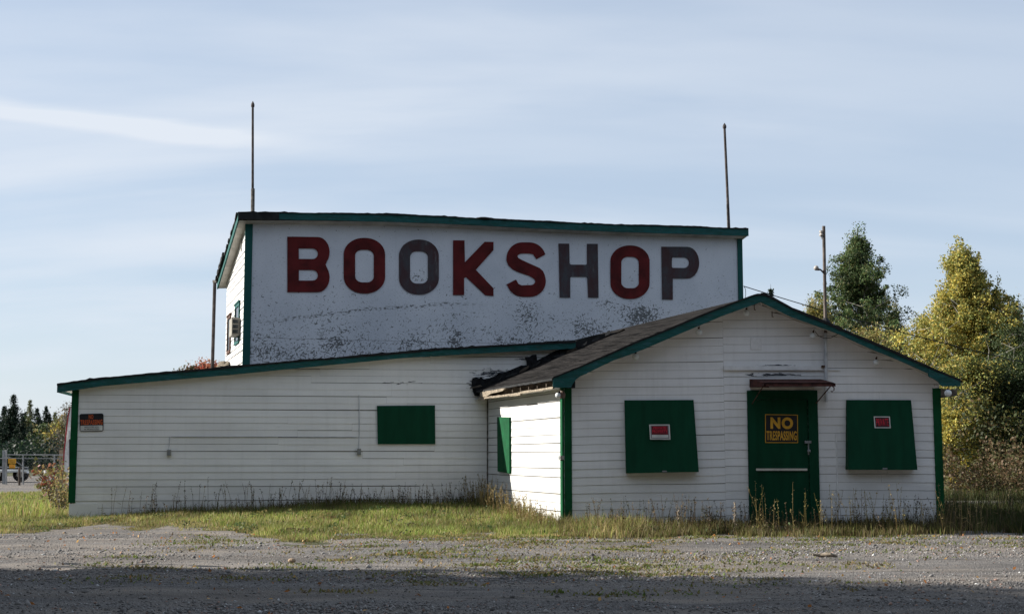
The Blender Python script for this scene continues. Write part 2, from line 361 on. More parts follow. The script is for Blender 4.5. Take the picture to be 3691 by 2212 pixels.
# ------------------------------------------------------------------ the building
bld = empty('bookshop_building', (0, 27, 0), 'closed white clapboard bookshop with green trim, tall lettered block, low wing and gabled front', 'building')
def interp(pts):
    xs = [p[0] for p in pts]; ys = [p[1] for p in pts]
    return lambda s: float(np.interp(s, xs, ys))
def siding(name, pl, s0, s1, topf, z0, course, mat, seed=0, sag=lambda s: 0, zmin=-.05, joint=(3.5, 6.5), gapr=(.003, .0054)):
    rd = random.Random(seed); m = MB(); step = .18
    ztop = max(topf(s0+(s1-s0)*k/40) for k in range(41)); k0 = math.floor((zmin-z0)/course); z = z0+k0*course
    while z < ztop:
        js = [s0]; 
        while js[-1] < s1-.8: js.append(min(s1, js[-1]+rd.uniform(*joint)))
        js[-1] = s1
        if len(js) < 2: js = [s0, s1]
        for a, b in zip(js, js[1:]):
            gap = rd.uniform(*gapr); e = 0.0006; pr = .016+rd.uniform(-.003, .003); dz = rd.uniform(-.0025, .0025); tl = rd.uniform(-.002, .002)
            n = max(1, int((b-a)/step)); ss_ = [a+e+(b-a-2*e)*i/n for i in range(n+1)]
            for u0, u1 in zip(ss_, ss_[1:]):
                def zz(u, w): return w+sag(u)+dz+tl*(u-a)
                b0, b1 = zz(u0, z+gap), zz(u1, z+gap); t0 = min(zz(u0, z+course), topf(u0)); t1 = min(zz(u1, z+course), topf(u1))
                if t0 <= b0 and t1 <= b1: continue
                t0 = max(t0, b0+1e-4); t1 = max(t1, b1+1e-4)
                p = [pl.pt(u0, b0, pr), pl.pt(u1, b1, pr), pl.pt(u1, t1, .009), pl.pt(u0, t0, .009)]
                uv = [(u0, b0), (u1, b1), (u1, t1), (u0, t0)]
                m.face(p, uv, 0)
                m.face([pl.pt(u0, b0, 0), pl.pt(u1, b1, 0), p[1], p[0]], [uv[0], uv[1], uv[1], uv[0]], 0)
                m.face([p[3], p[2], pl.pt(u1, t1, 0), pl.pt(u0, t0, 0)], [uv[3], uv[2], uv[2], uv[3]], 0)
        z += course
    n = 24
    for i in range(n):
        u0 = s0+(s1-s0)*i/n; u1 = s0+(s1-s0)*(i+1)/n
        m.face([pl.pt(u0, -.3, 0), pl.pt(u1, -.3, 0), pl.pt(u1, topf(u1), 0), pl.pt(u0, topf(u0), 0)], None, 1)
        m.face([pl.pt(u1, -.3, -.1), pl.pt(u0, -.3, -.1), pl.pt(u0, topf(u0), -.1), pl.pt(u1, topf(u1), -.1)], None, 1)
    return m.build(name, [mat, M['groove']], bld)
def sz(pl, px, py, off=0): return pl.sz(pl.hit(px, py, off))
def strip(m, pl, top, bot, off, th=.03, mi=0, jit=0, seed=0, step=.15):
    """board between two pixel polylines lying on plane pl + off"""
    T = [sz(pl, *p, off) for p in top]; Bt = [sz(pl, *p, off) for p in bot]
    ft, fb = interp(sorted(T)), interp(sorted(Bt)); a = min(T[0][0], Bt[0][0]); b = max(T[-1][0], Bt[-1][0])
    rd = random.Random(seed); n = max(2, int((b-a)/step)); us = [a+(b-a)*i/n for i in range(n+1)]
    jn = [jit*(.55*math.sin(u*1.9+seed)+.3*math.sin(u*5.3+2*seed)+.35*rd.uniform(-1, 1)+(rd.random() < .07)*rd.uniform(.4, 1.6)) for u in us]; tt = [ft(u)+j for u, j in zip(us, jn)]; bb = [fb(u)+rd.uniform(-jit, jit)*.4 for u in us]
    for i in range(n):
        q = [pl.pt(us[i], bb[i], off), pl.pt(us[i+1], bb[i+1], off), pl.pt(us[i+1], tt[i+1], off), pl.pt(us[i], tt[i], off)]
        uv = [(us[i], bb[i]), (us[i+1], bb[i+1]), (us[i+1], tt[i+1]), (us[i], tt[i])]
        m.face(q, uv, mi)
        k = [p-pl.n*th for p in q]
        m.face([k[1], k[0], k[3], k[2]], uv, mi); m.face([q[3], q[2], k[2], k[3]], uv, mi); m.face([k[0], k[1], q[1], q[0]], uv, mi)
        if i == 0: m.face([k[0], q[0], q[3], k[3]], uv, mi)
        if i == n-1: m.face([q[1], k[1], k[2], q[2]], uv, mi)
    return ft, fb, a, b
# ---- wing
w_off = .16
w_top = [(206, 1385.5), (362, 1364), (450, 1355), (544, 1347), (766, 1331), (900, 1316.7), (1100, 1298.5), (1444, 1272), (1600, 1257), (1930, 1238), (2075, 1231)]
w_bot = [(210, 1414), (362, 1391.5), (544, 1375), (766, 1356), (900, 1343.8), (1100, 1323.6), (1444, 1290.4), (1800, 1269.4), (2064, 1256)]
m = MB(); ftW, fbW, aW, bW = strip(m, WF, w_top, w_bot, w_off, .035); m.build('wing_fascia', M['teal'], bld)
m = MB(); strip(m, WF, [(p[0]-1, p[1]-4.5) for p in w_top], [(p[0]-1, p[1]+3) for p in w_top], w_off+.014, .05, jit=.014, seed=3, step=.07); m.build('roofing_edge', M['black'], bld)
sB = WF.L
s_end = sz(WF, 2090, 1240)[0]
wm = siding_mat('wing_siding_paint', (.83, .825, .82), peel=[sz(WF, 1790, 1345)+(.85, .17, .76), sz(WF, 1735, 1385)+(.34, .18, .66), sz(WF, 1900, 1292)+(.5, .14, .80), sz(WF, 1450, 1378)+(1.2, .10, .86)])
zl = sz(WF, 277, 1804.8)[1]
siding('wing_wall', WF, .02, s_end, lambda s: fbW(s)+.05, zl, .1257, wm, 5, zmin=.0)
# soffit + roof of wing (shed roof falling to the left, running back)
back = WF.n*-1
m = MB(); n = 30
for i in range(n):
    u0 = aW+(bW-aW)*i/n; u1 = aW+(bW-aW)*(i+1)/n
    for zf, o in ((lambda u: ftW(u)+.004, 0), (lambda u: fbW(u)+.04, 1)):
        q = [WF.pt(u0, zf(u0), w_off-.036), WF.pt(u1, zf(u1), w_off-.036), WF.pt(u1, zf(u1), -9.5), WF.pt(u0, zf(u0), -9.5)]
        m.face(q if o == 0 else q[::-1], [(u0, 0), (u1, 0), (u1, 9), (u0, 9)], o)
m.build('wing_roof', [M['black'], M['soffit']], bld)
# left eave fascia of the wing & its side wall
m = MB(); u = aW+.01
m.slab([WF.pt(u, fbW(u), w_off-.04), WF.pt(u, ftW(u), w_off-.04), WF.pt(u, ftW(u), -9.4), WF.pt(u, fbW(u), -9.4)][::-1], -WF.t, .03); m.build('eave_board', M['teal'], bld)
side = Pl(Vector(WF.pt(0, 0, -9.3)), Vector(WF.pt(0, 0, 0)))
siding('wing_side_wall', side, 0, 9.3, lambda s: fbW(.1)+.06, zl, .1257, wm, 6)
m = MB()  # corner boards
def cornerboard(m, pl, x_top, y_top, x_bot, y_bot, w, off=.03, flip=1, ret=None, zt=None):
    a = sz(pl, x_top, y_top, off); b = sz(pl, x_bot, y_bot, off); s = a[0]
    zt = zt or a[1]; zb = b[1]
    q = [pl.pt(s, zb, off), pl.pt(s+w, zb, off), pl.pt(s+w, zt, off), pl.pt(s, zt, off)]
    m.slab(q, pl.n, off+.0, uv=[(0, zb), (w, zb), (w, zt), (0, zt)])
cornerboard(m, WF, 259.5, 1405, 253, 1811, .12); 
q = [WF.pt(-.02, .55, .031), WF.pt(-.02, .55, -.10), WF.pt(-.02, fbW(0)+.03, -.10), WF.pt(-.02, fbW(0)+.03, .031)]
m.slab(q[::-1], -WF.t, .02); m.build('corner_board', M['green'], bld)
# base skirt block, left end
m = MB(); m.slab([WF.pt(-.02, -.1, .026), WF.pt(.52, -.1, .026), WF.pt(.45, .31, .026), WF.pt(-.02, .31, .026)], WF.n, .03, uv=[(0, .5), (.5, .5), (.5, .9), (0, .9)]); m.build('skirt_board', wm, bld)
# boarded window on the wing
def panel(name, pl, px4, offs, mat, parent, cheeks=True, th=.02):
    c = [pl.hit(x, y, o) for (x, y), o in zip(px4, offs)]     # BL BR TR TL
    m = MB(); nn = (c[1]-c[0]).cross(c[3]-c[0]).normalized()
    if nn.dot(pl.n) < 0: nn = -nn
    wallp = [p-pl.n*(pl.n.dot(p-pl.o)) for p in c]
    uv = [(0, 0), (1, 0), (1, 1), (0, 1)]
    m.box8(c+[w+pl.n*.012 for w in wallp], 0, uv)
    o = m.build(name, mat, parent); return c, nn, o
_c, _n, _ = panel('window_board', WF, [(1362, 1600), (1569, 1599.8), (1568, 1460), (1358.8, 1461.5)], [.045]*4, M['green_door'], bld)
# ---- annex: walls
AO = .36
a_topL = [(1993, 1362), (2115, 1313), (2300, 1232), (2402, 1192), (2568, 1122), (2669, 1083), (2715, 1066), (2744, 1062)]
a_botL = [(1994, 1392), (2060, 1370), (2115, 1345), (2204, 1301), (2300, 1267), (2402, 1223), (2609, 1136), (2743, 1088)]
a_topR = [(2744, 1062), (2775, 1066), (2853, 1110), (3024, 1182), (3150, 1236), (3300, 1300), (3463, 1369)]
a_botR = [(2743, 1088), (2853, 1142), (3024, 1203), (3122, 1250), (3230, 1293), (3337, 1341), (3390, 1364), (3463, 1388)]
a_topR = [(x, y+4) for x, y in a_topR]; a_topR[0] = (2744, 1062)
m = MB(); fT1, fB1, a1, b1 = strip(m, AF, a_topL, a_botL, AO, .035); m.build('gable_fascia', M['teal'], bld)
m = MB(); fT2, fB2, a2, b2 = strip(m, AF, a_topR, a_botR, AO, .035); m.build('gable_fascia', M['teal'], bld)
m = MB(); strip(m, AF, [(x, y-5) for x, y in a_topL], [(x, y+1.5) for x, y in a_topL], AO+.015, .05, jit=.007, seed=5, step=.06)
strip(m, AF, [(x, y-8) for x, y in a_topR], [(x, y+1.5) for x, y in a_topR], AO+.016, .05, jit=.012, seed=6, step=.06); m.build('roofing_edge', M['black'], bld)
# scroll ends of the barge boards
def poly_slab(m, pl, pts, off, th, mi=0):
    q = [pl.hit(x, y, off) for x, y in pts]; uv = [pl.sz(p) for p in q]; k = [p-pl.n*th for p in q]; n = len(q)
    m.face(q, uv, mi); m.face(k[::-1], uv[::-1], mi)
    for i in range(n):
        j = (i+1) % n; m.face([k[i], k[j], q[j], q[i]], None, mi)
m = MB()
poly_slab(m, AF, [(1994, 1376), (1994.5, 1396), (2057, 1396), (2062, 1389), (2069, 1376), (2080, 1364), (2097, 1352), (2116, 1346), (2116, 1330), (2060, 1352)], AO+.012, .04)
m.build('barge_scroll', M['teal'], bld)
m = MB()
poly_slab(m, AF, [(3463, 1372), (3463, 1391), (3397, 1391.5), (3390, 1385), (3384, 1376), (3372, 1368), (3362, 1362), (3349, 1356), (3346, 1343), (3348, 1330)][::-1], AO+.012, .04)
m.build('barge_scroll', M['teal'], bld)
def topA(s):
    z = min(fB1(s) if s <= b1 else 99, fB2(s) if s >= a2 else 99); return z+.03
sA0, sA1 = 0.0, AF.L
sjoint = sz(AF, 2612, 1600)[0]
def sagA(s):
    d = 0.
    if s < sjoint: d = -.030*(sjoint-s)/sjoint*1.6+.006*math.sin(s*2.1)
    else: d = .010+.004*math.sin(s*1.7)
    return d
am = siding_mat('gable_siding_paint', (.83, .83, .845), peel=[sz(AF, 2790, 1351)+(.75, .05, .735), sz(AF, 2790, 1318)+(.8, .04, .76)], dirt=.6)
za = sz(AF, 2064, 1809.8)[1]+.045
siding('gable_wall', AF, sA0, sjoint, topA, za, .1268, am, 8, sagA, joint=(3, 6))
siding('gable_wall', AF, sjoint, sA1, topA, za, .1272, am, 9, sagA, joint=(2.4, 4))
asm = siding_mat('side_siding_paint', (.58, .58, .57), dirt=.4)
sE = lambda s: float(np.interp(s, [0, AS.L], [sz(AS, 1765, 1424)[1], sz(AS, 2010, 1395)[1]]))
siding('gable_side_wall', AS, 0, AS.L, sE, sz(AS, 2029, 1814)[1], .1335, asm, 10, zmin=.05, gapr=(.009, .014))
# right and back walls (plain)
m = MB(); dback = DV*9.0
pR = AF.pt(sA1, 0); m.slab([pR+Vector((0, 0, -.2)), pR+dback+Vector((0, 0, -.2)), pR+dback+Vector((0, 0, 2.25)), pR+Vector((0, 0, 2.25))], Vector((DV.y, -DV.x, 0)), .1, uv=[(0, 0), (9, 0), (9, 2), (0, 2)])
m.build('gable_far_side_wall', am, bld)
# roof slabs of the annex
ridge_f = AF.pt(*sz(AF, 2744, 1062, AO), AO); eL = AF.pt(*sz(AF, 1992, 1362, AO), AO); eR = AF.pt(*sz(AF, 3465, 1370, AO), AO)
LEN = 9.3
m = MB(); rd = random.Random(3)
def roofslab(m, e, r, mi, jag=0, L=LEN):
    n = 60; k = 8
    ej = [e+DV*(L*i/n)+(r-e).normalized()*(rd.uniform(-jag, jag)) for i in range(n+1)]
    # sag of the tired eave
    for i in range(n+1):
        t = i/n*L; ej[i] = ej[i]+Vector((0, 0, .05*math.sin(min(t, 4.5)/4.5*math.pi)*0+.0)) 
    rows = []
    for j in range(k+1):
        f = j/k; rows.append([ej[i]*(1-f)+(r+DV*(L*i/n))*f+Vector((0, 0, .012*math.sin(i*.9+j*1.7)*math.sin(math.pi*f)-.0)) for i in range(n+1)])
    W = (r-e).length
    for j in range(k):
        for i in range(n):
            q = [rows[j][i], rows[j][i+1], rows[j+1][i+1], rows[j+1][i]]; uv = [(L*i/n, W*j/k), (L*(i+1)/n, W*j/k), (L*(i+1)/n, W*(j+1)/k), (L*i/n, W*(j+1)/k)]
            if (q[1]-q[0]).cross(q[3]-q[0]).z < 0: q = q[::-1]; uv = uv[::-1]
            m.face(q, uv, mi)
            dn = Vector((0, 0, -.035)); m.face([p+dn for p in q[::-1]], uv[::-1], 1)
            if j == 0: m.face([rows[0][i], rows[0][i+1], rows[0][i+1]+dn, rows[0][i]+dn], None, 2)
roofslab(m, eL-Vector((0, 0, .0)), ridge_f, 0, .02)
roofslab(m, eR, ridge_f, 0, .02); m.build('gable_roof', [M['roof'], M['soffit'], M['black']], bld)
# broken left eave: rafters, lower board, split fascia piece
m = MB(); sl = (ridge_f-eL).normalized(); dn = Vector((0, 0, -1))
for i in range(1, 9):
    m = MB(); p = eL+DV*(.02+.46*i)+sl*.06+dn*.09; m.slab([p+dn*.045, p+DV*.04+dn*.045, p+DV*.03-dn*.045, p-dn*.045], Vector((-1, 0, 0)), .27)
    m.build('rafter_end', M['rafter'], bld)
m = MB(); L0 = (B-A).length+.35
def eb(t, up, out=0): return eL+DV*t+dn*up+Vector((-1, 0, 0))*out
# dark cavity board behind the rafters
m.slab([eb(0.0, .15, -.33), eb(L0, .15, -.33), eb(L0, .03, -.33), eb(0, .03, -.33)], Vector((-1, 0, 0)), .02); m.build('cavity_board', M['rot'], bld)
m = MB(); rd = random.Random(4)
pts = [0, .5, 1.1, 1.7, 2.3, 2.9, 3.4, 3.9, 4.3]
for a, b in zip(pts, pts[1:]):
    t0 = .135+rd.uniform(-.008, .008); h0 = .04+rd.uniform(-.01, .012)
    m.slab([eb(b, t0+h0, 0), eb(a, t0+h0+.004, 0), eb(a, t0, 0), eb(b, t0+.004, 0)], Vector((-1, 0, 0)), .03)
m.build('eave_rail', M['oldwood'], bld)
m = MB()
pc = [(2.55, .04), (2.7, .03), (3.3, .035), (3.95, .03), (4.15, .04), (4.15, .13), (3.7, .13), (3.45, .09), (3.0, .085), (2.7, .075)]
f = [eb(t, d_, .012) for t, d_ in pc]; m.face(f[::-1]); m.face([p+Vector((.03, 0, 0)) for p in f])
for i in range(len(f)):
    j = (i+1) % len(f); m.face([f[i], f[j], f[j]+Vector((.03, 0, 0)), f[i]+Vector((.03, 0, 0))])
m.build('split_fascia_board', M['oldwood'], bld)
m = MB()
# soffit under left eave
q = [eb(.35, .155, -.01), eb(.35, .155, -.42), eb(L0, .155, -.42), eb(L0, .155, -.01)]; m.face(q); m.build('soffit', M['soffit'], bld)
# soffit under front gable overhang
m = MB()
for fB, a, b in ((fB1, a1, b1), (fB2, a2, b2)):
    n = 16
    for i in range(n):
        u0 = a+(b-a)*i/n; u1 = a+(b-a)*(i+1)/n
        m.face([AF.pt(u0, fB(u0)+.035, AO-.036), AF.pt(u0, fB(u0)+.035, 0.0), AF.pt(u1, fB(u1)+.035, 0.0), AF.pt(u1, fB(u1)+.035, AO-.036)])
m.build('soffit', M['soffit'], bld)
# corner boards of the annex
m = MB(); cornerboard(m, AF, 2034, 1396, 2036, 1900, .115, zt=topA(.1)-.03)
q = [AS.pt(AS.L-.07, -.1, .03), AS.pt(AS.L+.03, -.1, .03), AS.pt(AS.L+.03, sE(AS.L)-.02, .03), AS.pt(AS.L-.07, sE(AS.L)-.02, .03)]; m.slab(q, AS.n, .03); m.build('corner_board', M['green'], bld)
m = MB(); s = AF.L-.115; zt = fB2(s)+.0
q = [AF.pt(s, -.1, .03), AF.pt(s+.125, -.1, .03), AF.pt(s+.125, min(zt, 2.21), .03), AF.pt(s, min(zt, 2.21), .03)]; m.slab(q, AF.n, .06); m.build('corner_board', M['green'], bld)
m = MB(); m.slab([AS.pt(-.0, .25, .032), AS.pt(.035, .25, .032), AS.pt(.035, 2.2, .032), AS.pt(0, 2.2, .032)], AS.n, .02); m.build('inner_corner_strip', M['greywood'], bld)
# rot and torn flashing where the gable roof meets the wing wall
m = MB(); rd = random.Random(9)
fl_top = [(1741, 1372), (1800, 1352), (1865, 1322), (1900, 1316), (1990, 1270), (2060, 1240), (2100, 1222), (2150, 1206), (2200, 1200), (2262, 1186)]
fl_bot = [(1741, 1402), (1800, 1376), (1865, 1352), (1923, 1328), (1990, 1300), (2060, 1272), (2100, 1256), (2150, 1234), (2200, 1216), (2262, 1192)]
strip(m, WF, fl_top[:6], fl_bot[:6], .06, .05, jit=.02, seed=12, step=.06); m.build('torn_flashing', M['rot'], bld)
m = MB(); strip(m, WF, [(2020, 1238), (2060, 1232), (2100, 1220), (2150, 1206), (2200, 1201), (2262, 1188)], [(2020, 1290), (2060, 1278), (2100, 1264), (2150, 1243), (2200, 1222), (2262, 1196)], .08, .4, jit=.012, seed=13, step=.07); m.build('torn_flashing', M['black'], bld)
m = MB()
poly_slab(m, WF, [(1701, 1376), (1704, 1362), (1716, 1358), (1728, 1362), (1735, 1357), (1748, 1372), (1752, 1390), (1748, 1424), (1730, 1427), (1712, 1424), (1706, 1410)][::-1], .1, .09); m.build('rotten_board', M['rot'], bld); m = MB()
poly_slab(m, WF, [(1895, 1287), (1912, 1284), (1920, 1278), (1934, 1277), (1936, 1296), (1931, 1322), (1902, 1326), (1899, 1300)][::-1], .09, .08); m.build('rotten_board', M['rot'], bld); m = MB()
poly_slab(m, WF, [(1838, 1335), (1850, 1328), (1856, 1330), (1856, 1345), (1836, 1352)][::-1], .09, .08)
m.build('rotten_board', M['rot'], bld)
rd = random.Random(44)
for i in range(13):
    f = i/12; px = 1715+f*520; py = float(np.interp(px, [p[0] for p in fl_bot], [p[1] for p in fl_bot]))-rd.uniform(2, 14)
    p = WF.hit(px, py, .12+rd.uniform(0, .12)); m = MB(); w_, h_ = rd.uniform(.08, .26), rd.uniform(.03, .08); u_ = (WF.t+Vector((0, 0, rd.uniform(.1, .7)))).normalized(); v_ = (Vector((0, 0, 1))+WF.n*rd.uniform(-.8, .8)+WF.t*rd.uniform(-.4, .4)).normalized()
    pts_ = [p-u_*w_*.5, p+u_*w_*.15-v_*.01, p+u_*w_*.5+v_*rd.uniform(-.01, .02), p+u_*w_*.42+v_*h_, p+u_*w_*.05+v_*h_*rd.uniform(.5, 1.2), p-u_*w_*.4+v_*h_*.7]; nn_ = u_.cross(v_).normalized()
    m.face(pts_); m.face([q_-nn_*.006 for q_ in pts_[::-1]]); m.build('tar_flap', M['black' if i % 4 else 'rafter'], bld)
# ---- shutters on the annex
sh = {}
for key, p4, offs in (('l', [(2258, 1704.8), (2519, 1699.7), (2500, 1440.5), (2251, 1442)], (.15, .21, .05, .05)),
                      ('r', [(3058, 1692), (3306.8, 1692.7), (3284, 1441), (3051.6, 1440.5)], (.2, .2, .05, .05))):
    sh[key] = panel('window_shutter', AF, p4, offs, M['green_door'], bld)
    c = sh[key][0]; m = MB(); mid = (c[0]+c[1])*.5+Vector((.03, 0, .02)); m.box(mid+Vector((0, -.012, 0)), .07, .02, .025); m.build('latch', M['galv'], sh[key][2])
panel('window_shutter', AS, [(1793, 1698), (1836, 1704.7), (1834.6, 1503), (1791.3, 1502)], (.05, .05, .05, .05), M['green'], bld)
# ---- door
m = MB(); fo = .05
def rectpx(pl, x0, y0, x1, y1, off):  # uses left/right pixel at mid height, vertical real edges
    a = sz(pl, x0, (y0+y1)/2, off); b = sz(pl, x1, (y0+y1)/2, off); t = sz(pl, (x0+x1)/2, y0, off)[1]; bo = sz(pl, (x0+x1)/2, y1, off)[1]
    return a[0], bo, b[0], t
fs0, _, fs1, fzt = rectpx(AF, 2697.5, 1406.7, 2952, 1890, fo); ds0, _, ds1, dzt = rectpx(AF, 2731, 1438, 2918, 1890, fo)
def bx(m, pl, s0, z0, s1, z1, o0, o1, mi=0):
    m.slab([pl.pt(s0, z0, o1), pl.pt(s1, z0, o1), pl.pt(s1, z1, o1), pl.pt(s0, z1, o1)], pl.n, o1-o0, mi)
bx(m, AF, fs0, -.05, ds0, fzt, .0, fo); bx(m, AF, ds1, -.05, fs1, fzt, 0, fo); bx(m, AF, ds0, dzt, ds1, fzt, 0, fo-.002)
door_frame = m.build('door_frame', M['green_door'], bld)
m = MB(); bx(m, AF, ds0+.003, .02, ds1-.003, dzt-.003, .0, .024)
zb = sz(AF, 2820, 1668, .03)[1]
for z0_, z1_ in ((zb-.01, zb+.0),): bx(m, AF, ds0+.06, z0_, ds1-.06, z1_, .024, .028)
door = m.build('door', M['green_door'], bld)
m = MB(); a = sz(AF, 2726, 1691, .07); b = sz(AF, 2911, 1691, .07)
bx(m, AF, a[0], a[1]-.018, b[0], a[1]+.016, .026, .055); m.build('push_bar', M['alu'], door)
m = MB(); p = sz(AF, 2912, 1592, .05); bx(m, AF, p[0]-.05, p[1]-.02, p[0]+.05, p[1]+.02, .026, .07); m.sphere(AF.pt(p[0]+.01, p[1]-.14, .07), .028, n=8); bx(m, AF, p[0], p[1]-.2, p[0]+.022, p[1]-.01, .03, .05); m.build('door_lock', M['galv'], door)
# awning over the door
zr = sz(AF, 2820, 1366, 0)[1]
sL = sz(AF, 2701, 1380)[0]; sR = sz(AF, 2940, 1380)[0]; proj_ = .62
pf0 = AF.hit(2760, 1389, proj_); pf1 = AF.hit(3007, 1379, proj_); zf = pf1.z
s0f, s1f = AF.sz(pf0)[0], AF.sz(pf1)[0]
m = MB(); q = [AF.pt(sL, zr, .02), AF.pt(s0f-.02, zf, proj_), AF.pt(s1f, zf, proj_), AF.pt(sR+.08, zr, .02)]
m.slab(q, Vector((0, 0, 1)), .018)
lip = [AF.pt(s0f-.02, zf-.055, proj_), AF.pt(s1f, zf-.055, proj_), AF.pt(s1f, zf, proj_), AF.pt(s0f-.02, zf, proj_)]; m.slab(lip, AF.n, .02)
m.slab([AF.pt(sL, zr-.13, .03), AF.pt(s0f-.02, zf-.055, proj_), AF.pt(s0f-.02, zf-.01, proj_), AF.pt(sL, zr, .03)], -AF.t, .02)
m.slab([AF.pt(sL, zr-.13, .035), AF.pt(sL+.3, zr-.13, .035), AF.pt(sL+.3, zr-.01, .035), AF.pt(sL, zr-.01, .035)], AF.n, .02)
m.slab([AF.pt(sR+.1, zr-.1, .03), AF.pt(s1f, zf-.055, proj_), AF.pt(s1f, zf-.01, proj_), AF.pt(sR+.1, zr-.01, .03)], -AF.t, .02)
aw = m.build('door_awning', M['rust'], bld)
for (x0, y0, x1, y1) in ((2751, 1391, 2711, 1454.7), (2994, 1391, 2942, 1452)):
    m = MB(); m.tube([AF.hit(x0, y0, proj_-.1), AF.hit(x1, y1, .055)], .009, 6); m.build('bracket', M['rustiron'], aw)
m = MB(); p = AF.hit(2999, 1391, proj_-.05); m.tube([p+Vector((.0, 0, 0)), p+Vector((.03, 0, -.02)), p+Vector((.03, 0, -.06)), p+Vector((.0, 0, -.085)), p+Vector((-.02, 0, -.075))], .009, 6); m.build('hook', M['rustiron'], aw)
# ledge, patch, batten, lintel board
m = MB(); a = sz(AF, 2608, 1325); b = sz(AF, 2972, 1325); c = sz(AF, 3026, 1333)
bx(m, AF, a[0], a[1]-.04, b[0], a[1]+.028, 0, .055); bx(m, AF, b[0]+.05, c[1]-.006, c[0], c[1]+.006, 0, .04); m.build('ledge_board', M['trimwhite'], bld)
m = MB(); s0_, z0_, s1_, z1_ = rectpx(AF, 2706, 1216, 2745, 1259, .03); bx(m, AF, s0_, z0_, s1_, z1_, .0, .026); m.build('wall_patch', M['trimwhite'], bld)
m = MB(); a = sz(AF, 3013, 1563); b = sz(AF, 3016, 1840); bx(m, AF, a[0]-.008, b[1], a[0]+.008, a[1], .0, .03); m.build('batten', M['trimwhite'], bld)
m = MB(); s0_, z0_, s1_, z1_ = rectpx(AF, 2705, 1395, 2935, 1405, .03); bx(m, AF, s0_, z0_, s1_, z1_, .0, .03); m.build('lintel_board', M['soffit'], bld)
m = MB(); s0_, z0_, s1_, z1_ = rectpx(AF, 2700, 1890, 2960, 1912, .4); bx(m, AF, s0_, -.05, s1_, .09, .05, .5); m.build('door_step', M['greywood'], bld)
# apex details
m = MB(); p = AF.hit(2743, 1096, .2); m.tube([p+Vector((0, 0, .05)), p-Vector((0, 0, .03))], .018, 8); m.build('apex_peg', M['whitebody'], bld)
for (x, y) in ((2719, 1107), (2783, 1132)):
    m = MB(); p = AF.hit(x, y, .05); m.tube([p+Vector((0, 0, .045)), p-Vector((0, 0, .04)), p+Vector((.02, 0, -.045))], .007, 6); m.build('bulb_hook', M['rustiron'], bld)
# right eave return board
m = MB(); q = [AF.hit(3372, 1424, .02), AF.hit(3450, 1426, .02), AF.hit(3450, 1404, .02), AF.hit(3372, 1398, .02)]; m.slab(q, AF.n, 1.2); m.build('eave_beam', M['greywood'], bld)
m = MB()
for x, y in ((1993, 1382),): 
    poly_slab(m, AF, [(1994, 1365), (2034, 1365), (2034, 1398), (1994, 1396)][::-1], .3, .02)
m.build('eave_return', M['teal'], bld)
# ---- main block
mo = .28
f_top = [(858, 767), (1000, 766.5), (1200, 769), (1445, 774), (1650, 783), (1900, 796.5), (2200, 809), (2500, 818), (2698, 825)]
f_bot = [(860, 790), (1000, 791), (1200, 794), (1445, 800.5), (1650, 808), (1900, 821), (2200, 835), (2500, 844), (2692, 850)]
m = MB(); ftM, fbM, aM, bM = strip(m, MF, f_top, f_bot, mo, .04); m.build('front_fascia', M['teal'], bld)
m = MB(); strip(m, MF, [(x, y-3) for x, y in f_top], [(x, y+2) for x, y in f_top], mo+.015, .06, jit=.012, seed=21, step=.08)
p = MF.hit(1742, 790, mo-.1); m.sphere(p, .2, sz=.2, n=10); m.build('roofing_edge', M['black'], bld)
m = MB(); strip(m, MF, [(859, 766), (1006, 765)], [(861, 791), (1006, 792)], mo+.02, .02); m.build('tar_patch', M['black'], bld)
m = MB(); n = 30
for i in range(n):
    u0 = MF.L*i/n; u1 = MF.L*(i+1)/n
    q = [MF.pt(u0, 0), MF.pt(u1, 0), MF.pt(u1, fbM(u1)+.05), MF.pt(u0, fbM(u0)+.05)]
    m.face(q, [(u0, 0), (u1, 0), (u1, q[2].z), (u0, q[3].z)])
m.build('sign_wall', M['signwall'], bld)
# roof of main block: falls to the rear
Dm = -MS.t   # from front to rear
zrear = MS.hit(817, 1016).z; zfront = fbM(0)
drop = (ftM(0)-ftM(0)+zfront-zrear); Lm = MS.L
m = MB(); n = 20; ov = .35
for i in range(n):
    u0 = aM+(bM-aM)*i/n; u1 = aM+(bM-aM)*(i+1)/n
    f0 = MF.pt(u0, ftM(u0)+.003, mo-.04); f1 = MF.pt(u1, ftM(u1)+.003, mo-.04); rv = Dm*(Lm+ov+mo)+Vector((0, 0, -drop*(1+(ov+mo)/Lm)))
    m.face([f0, f1, f1+rv, f0+rv], None, 0); dn2 = Vector((0, 0, -.16)); m.face([f0+rv+dn2, f1+rv+dn2, f1+dn2, f0+dn2], None, 1)
m.build('block_roof', [M['black'], M['soffit']], bld)
# rake trim on left side, ragged roofing
f0 = MF.pt(aM, ftM(aM), mo-.04); rv = Dm*(Lm+ov+mo)+Vector((0, 0, -drop*(1+(ov+mo)/Lm)))
m = MB(); m.slab([f0+rv+Vector((0, 0, -.17)), f0+Vector((0, 0, -.17)), f0, f0+rv], MS.n, .03); m.build('rake_board', M['teal'], bld)
m = MB(); rd = random.Random(8); n = 26
for i in range(n):
    t0, t1 = i/n, (i+1)/n; h = rd.uniform(.01, .03)+(.07*rd.random() if t0 > .55 else 0); o_ = rd.uniform(.01, .04)+(.05*rd.random() if t0 > .55 else 0)
    m.slab([f0+rv*t0+MS.n*o_+Vector((0, 0, -.03)), f0+rv*t1+MS.n*o_+Vector((0, 0, -.03)), f0+rv*t1+MS.n*o_+Vector((0, 0, h)), f0+rv*t0+MS.n*o_+Vector((0, 0, h))], MS.n, .08)
m.build('ragged_roofing', M['black'], bld)
msm = siding_mat('block_side_siding_paint', (.62, .61, .60), dirt=.5)
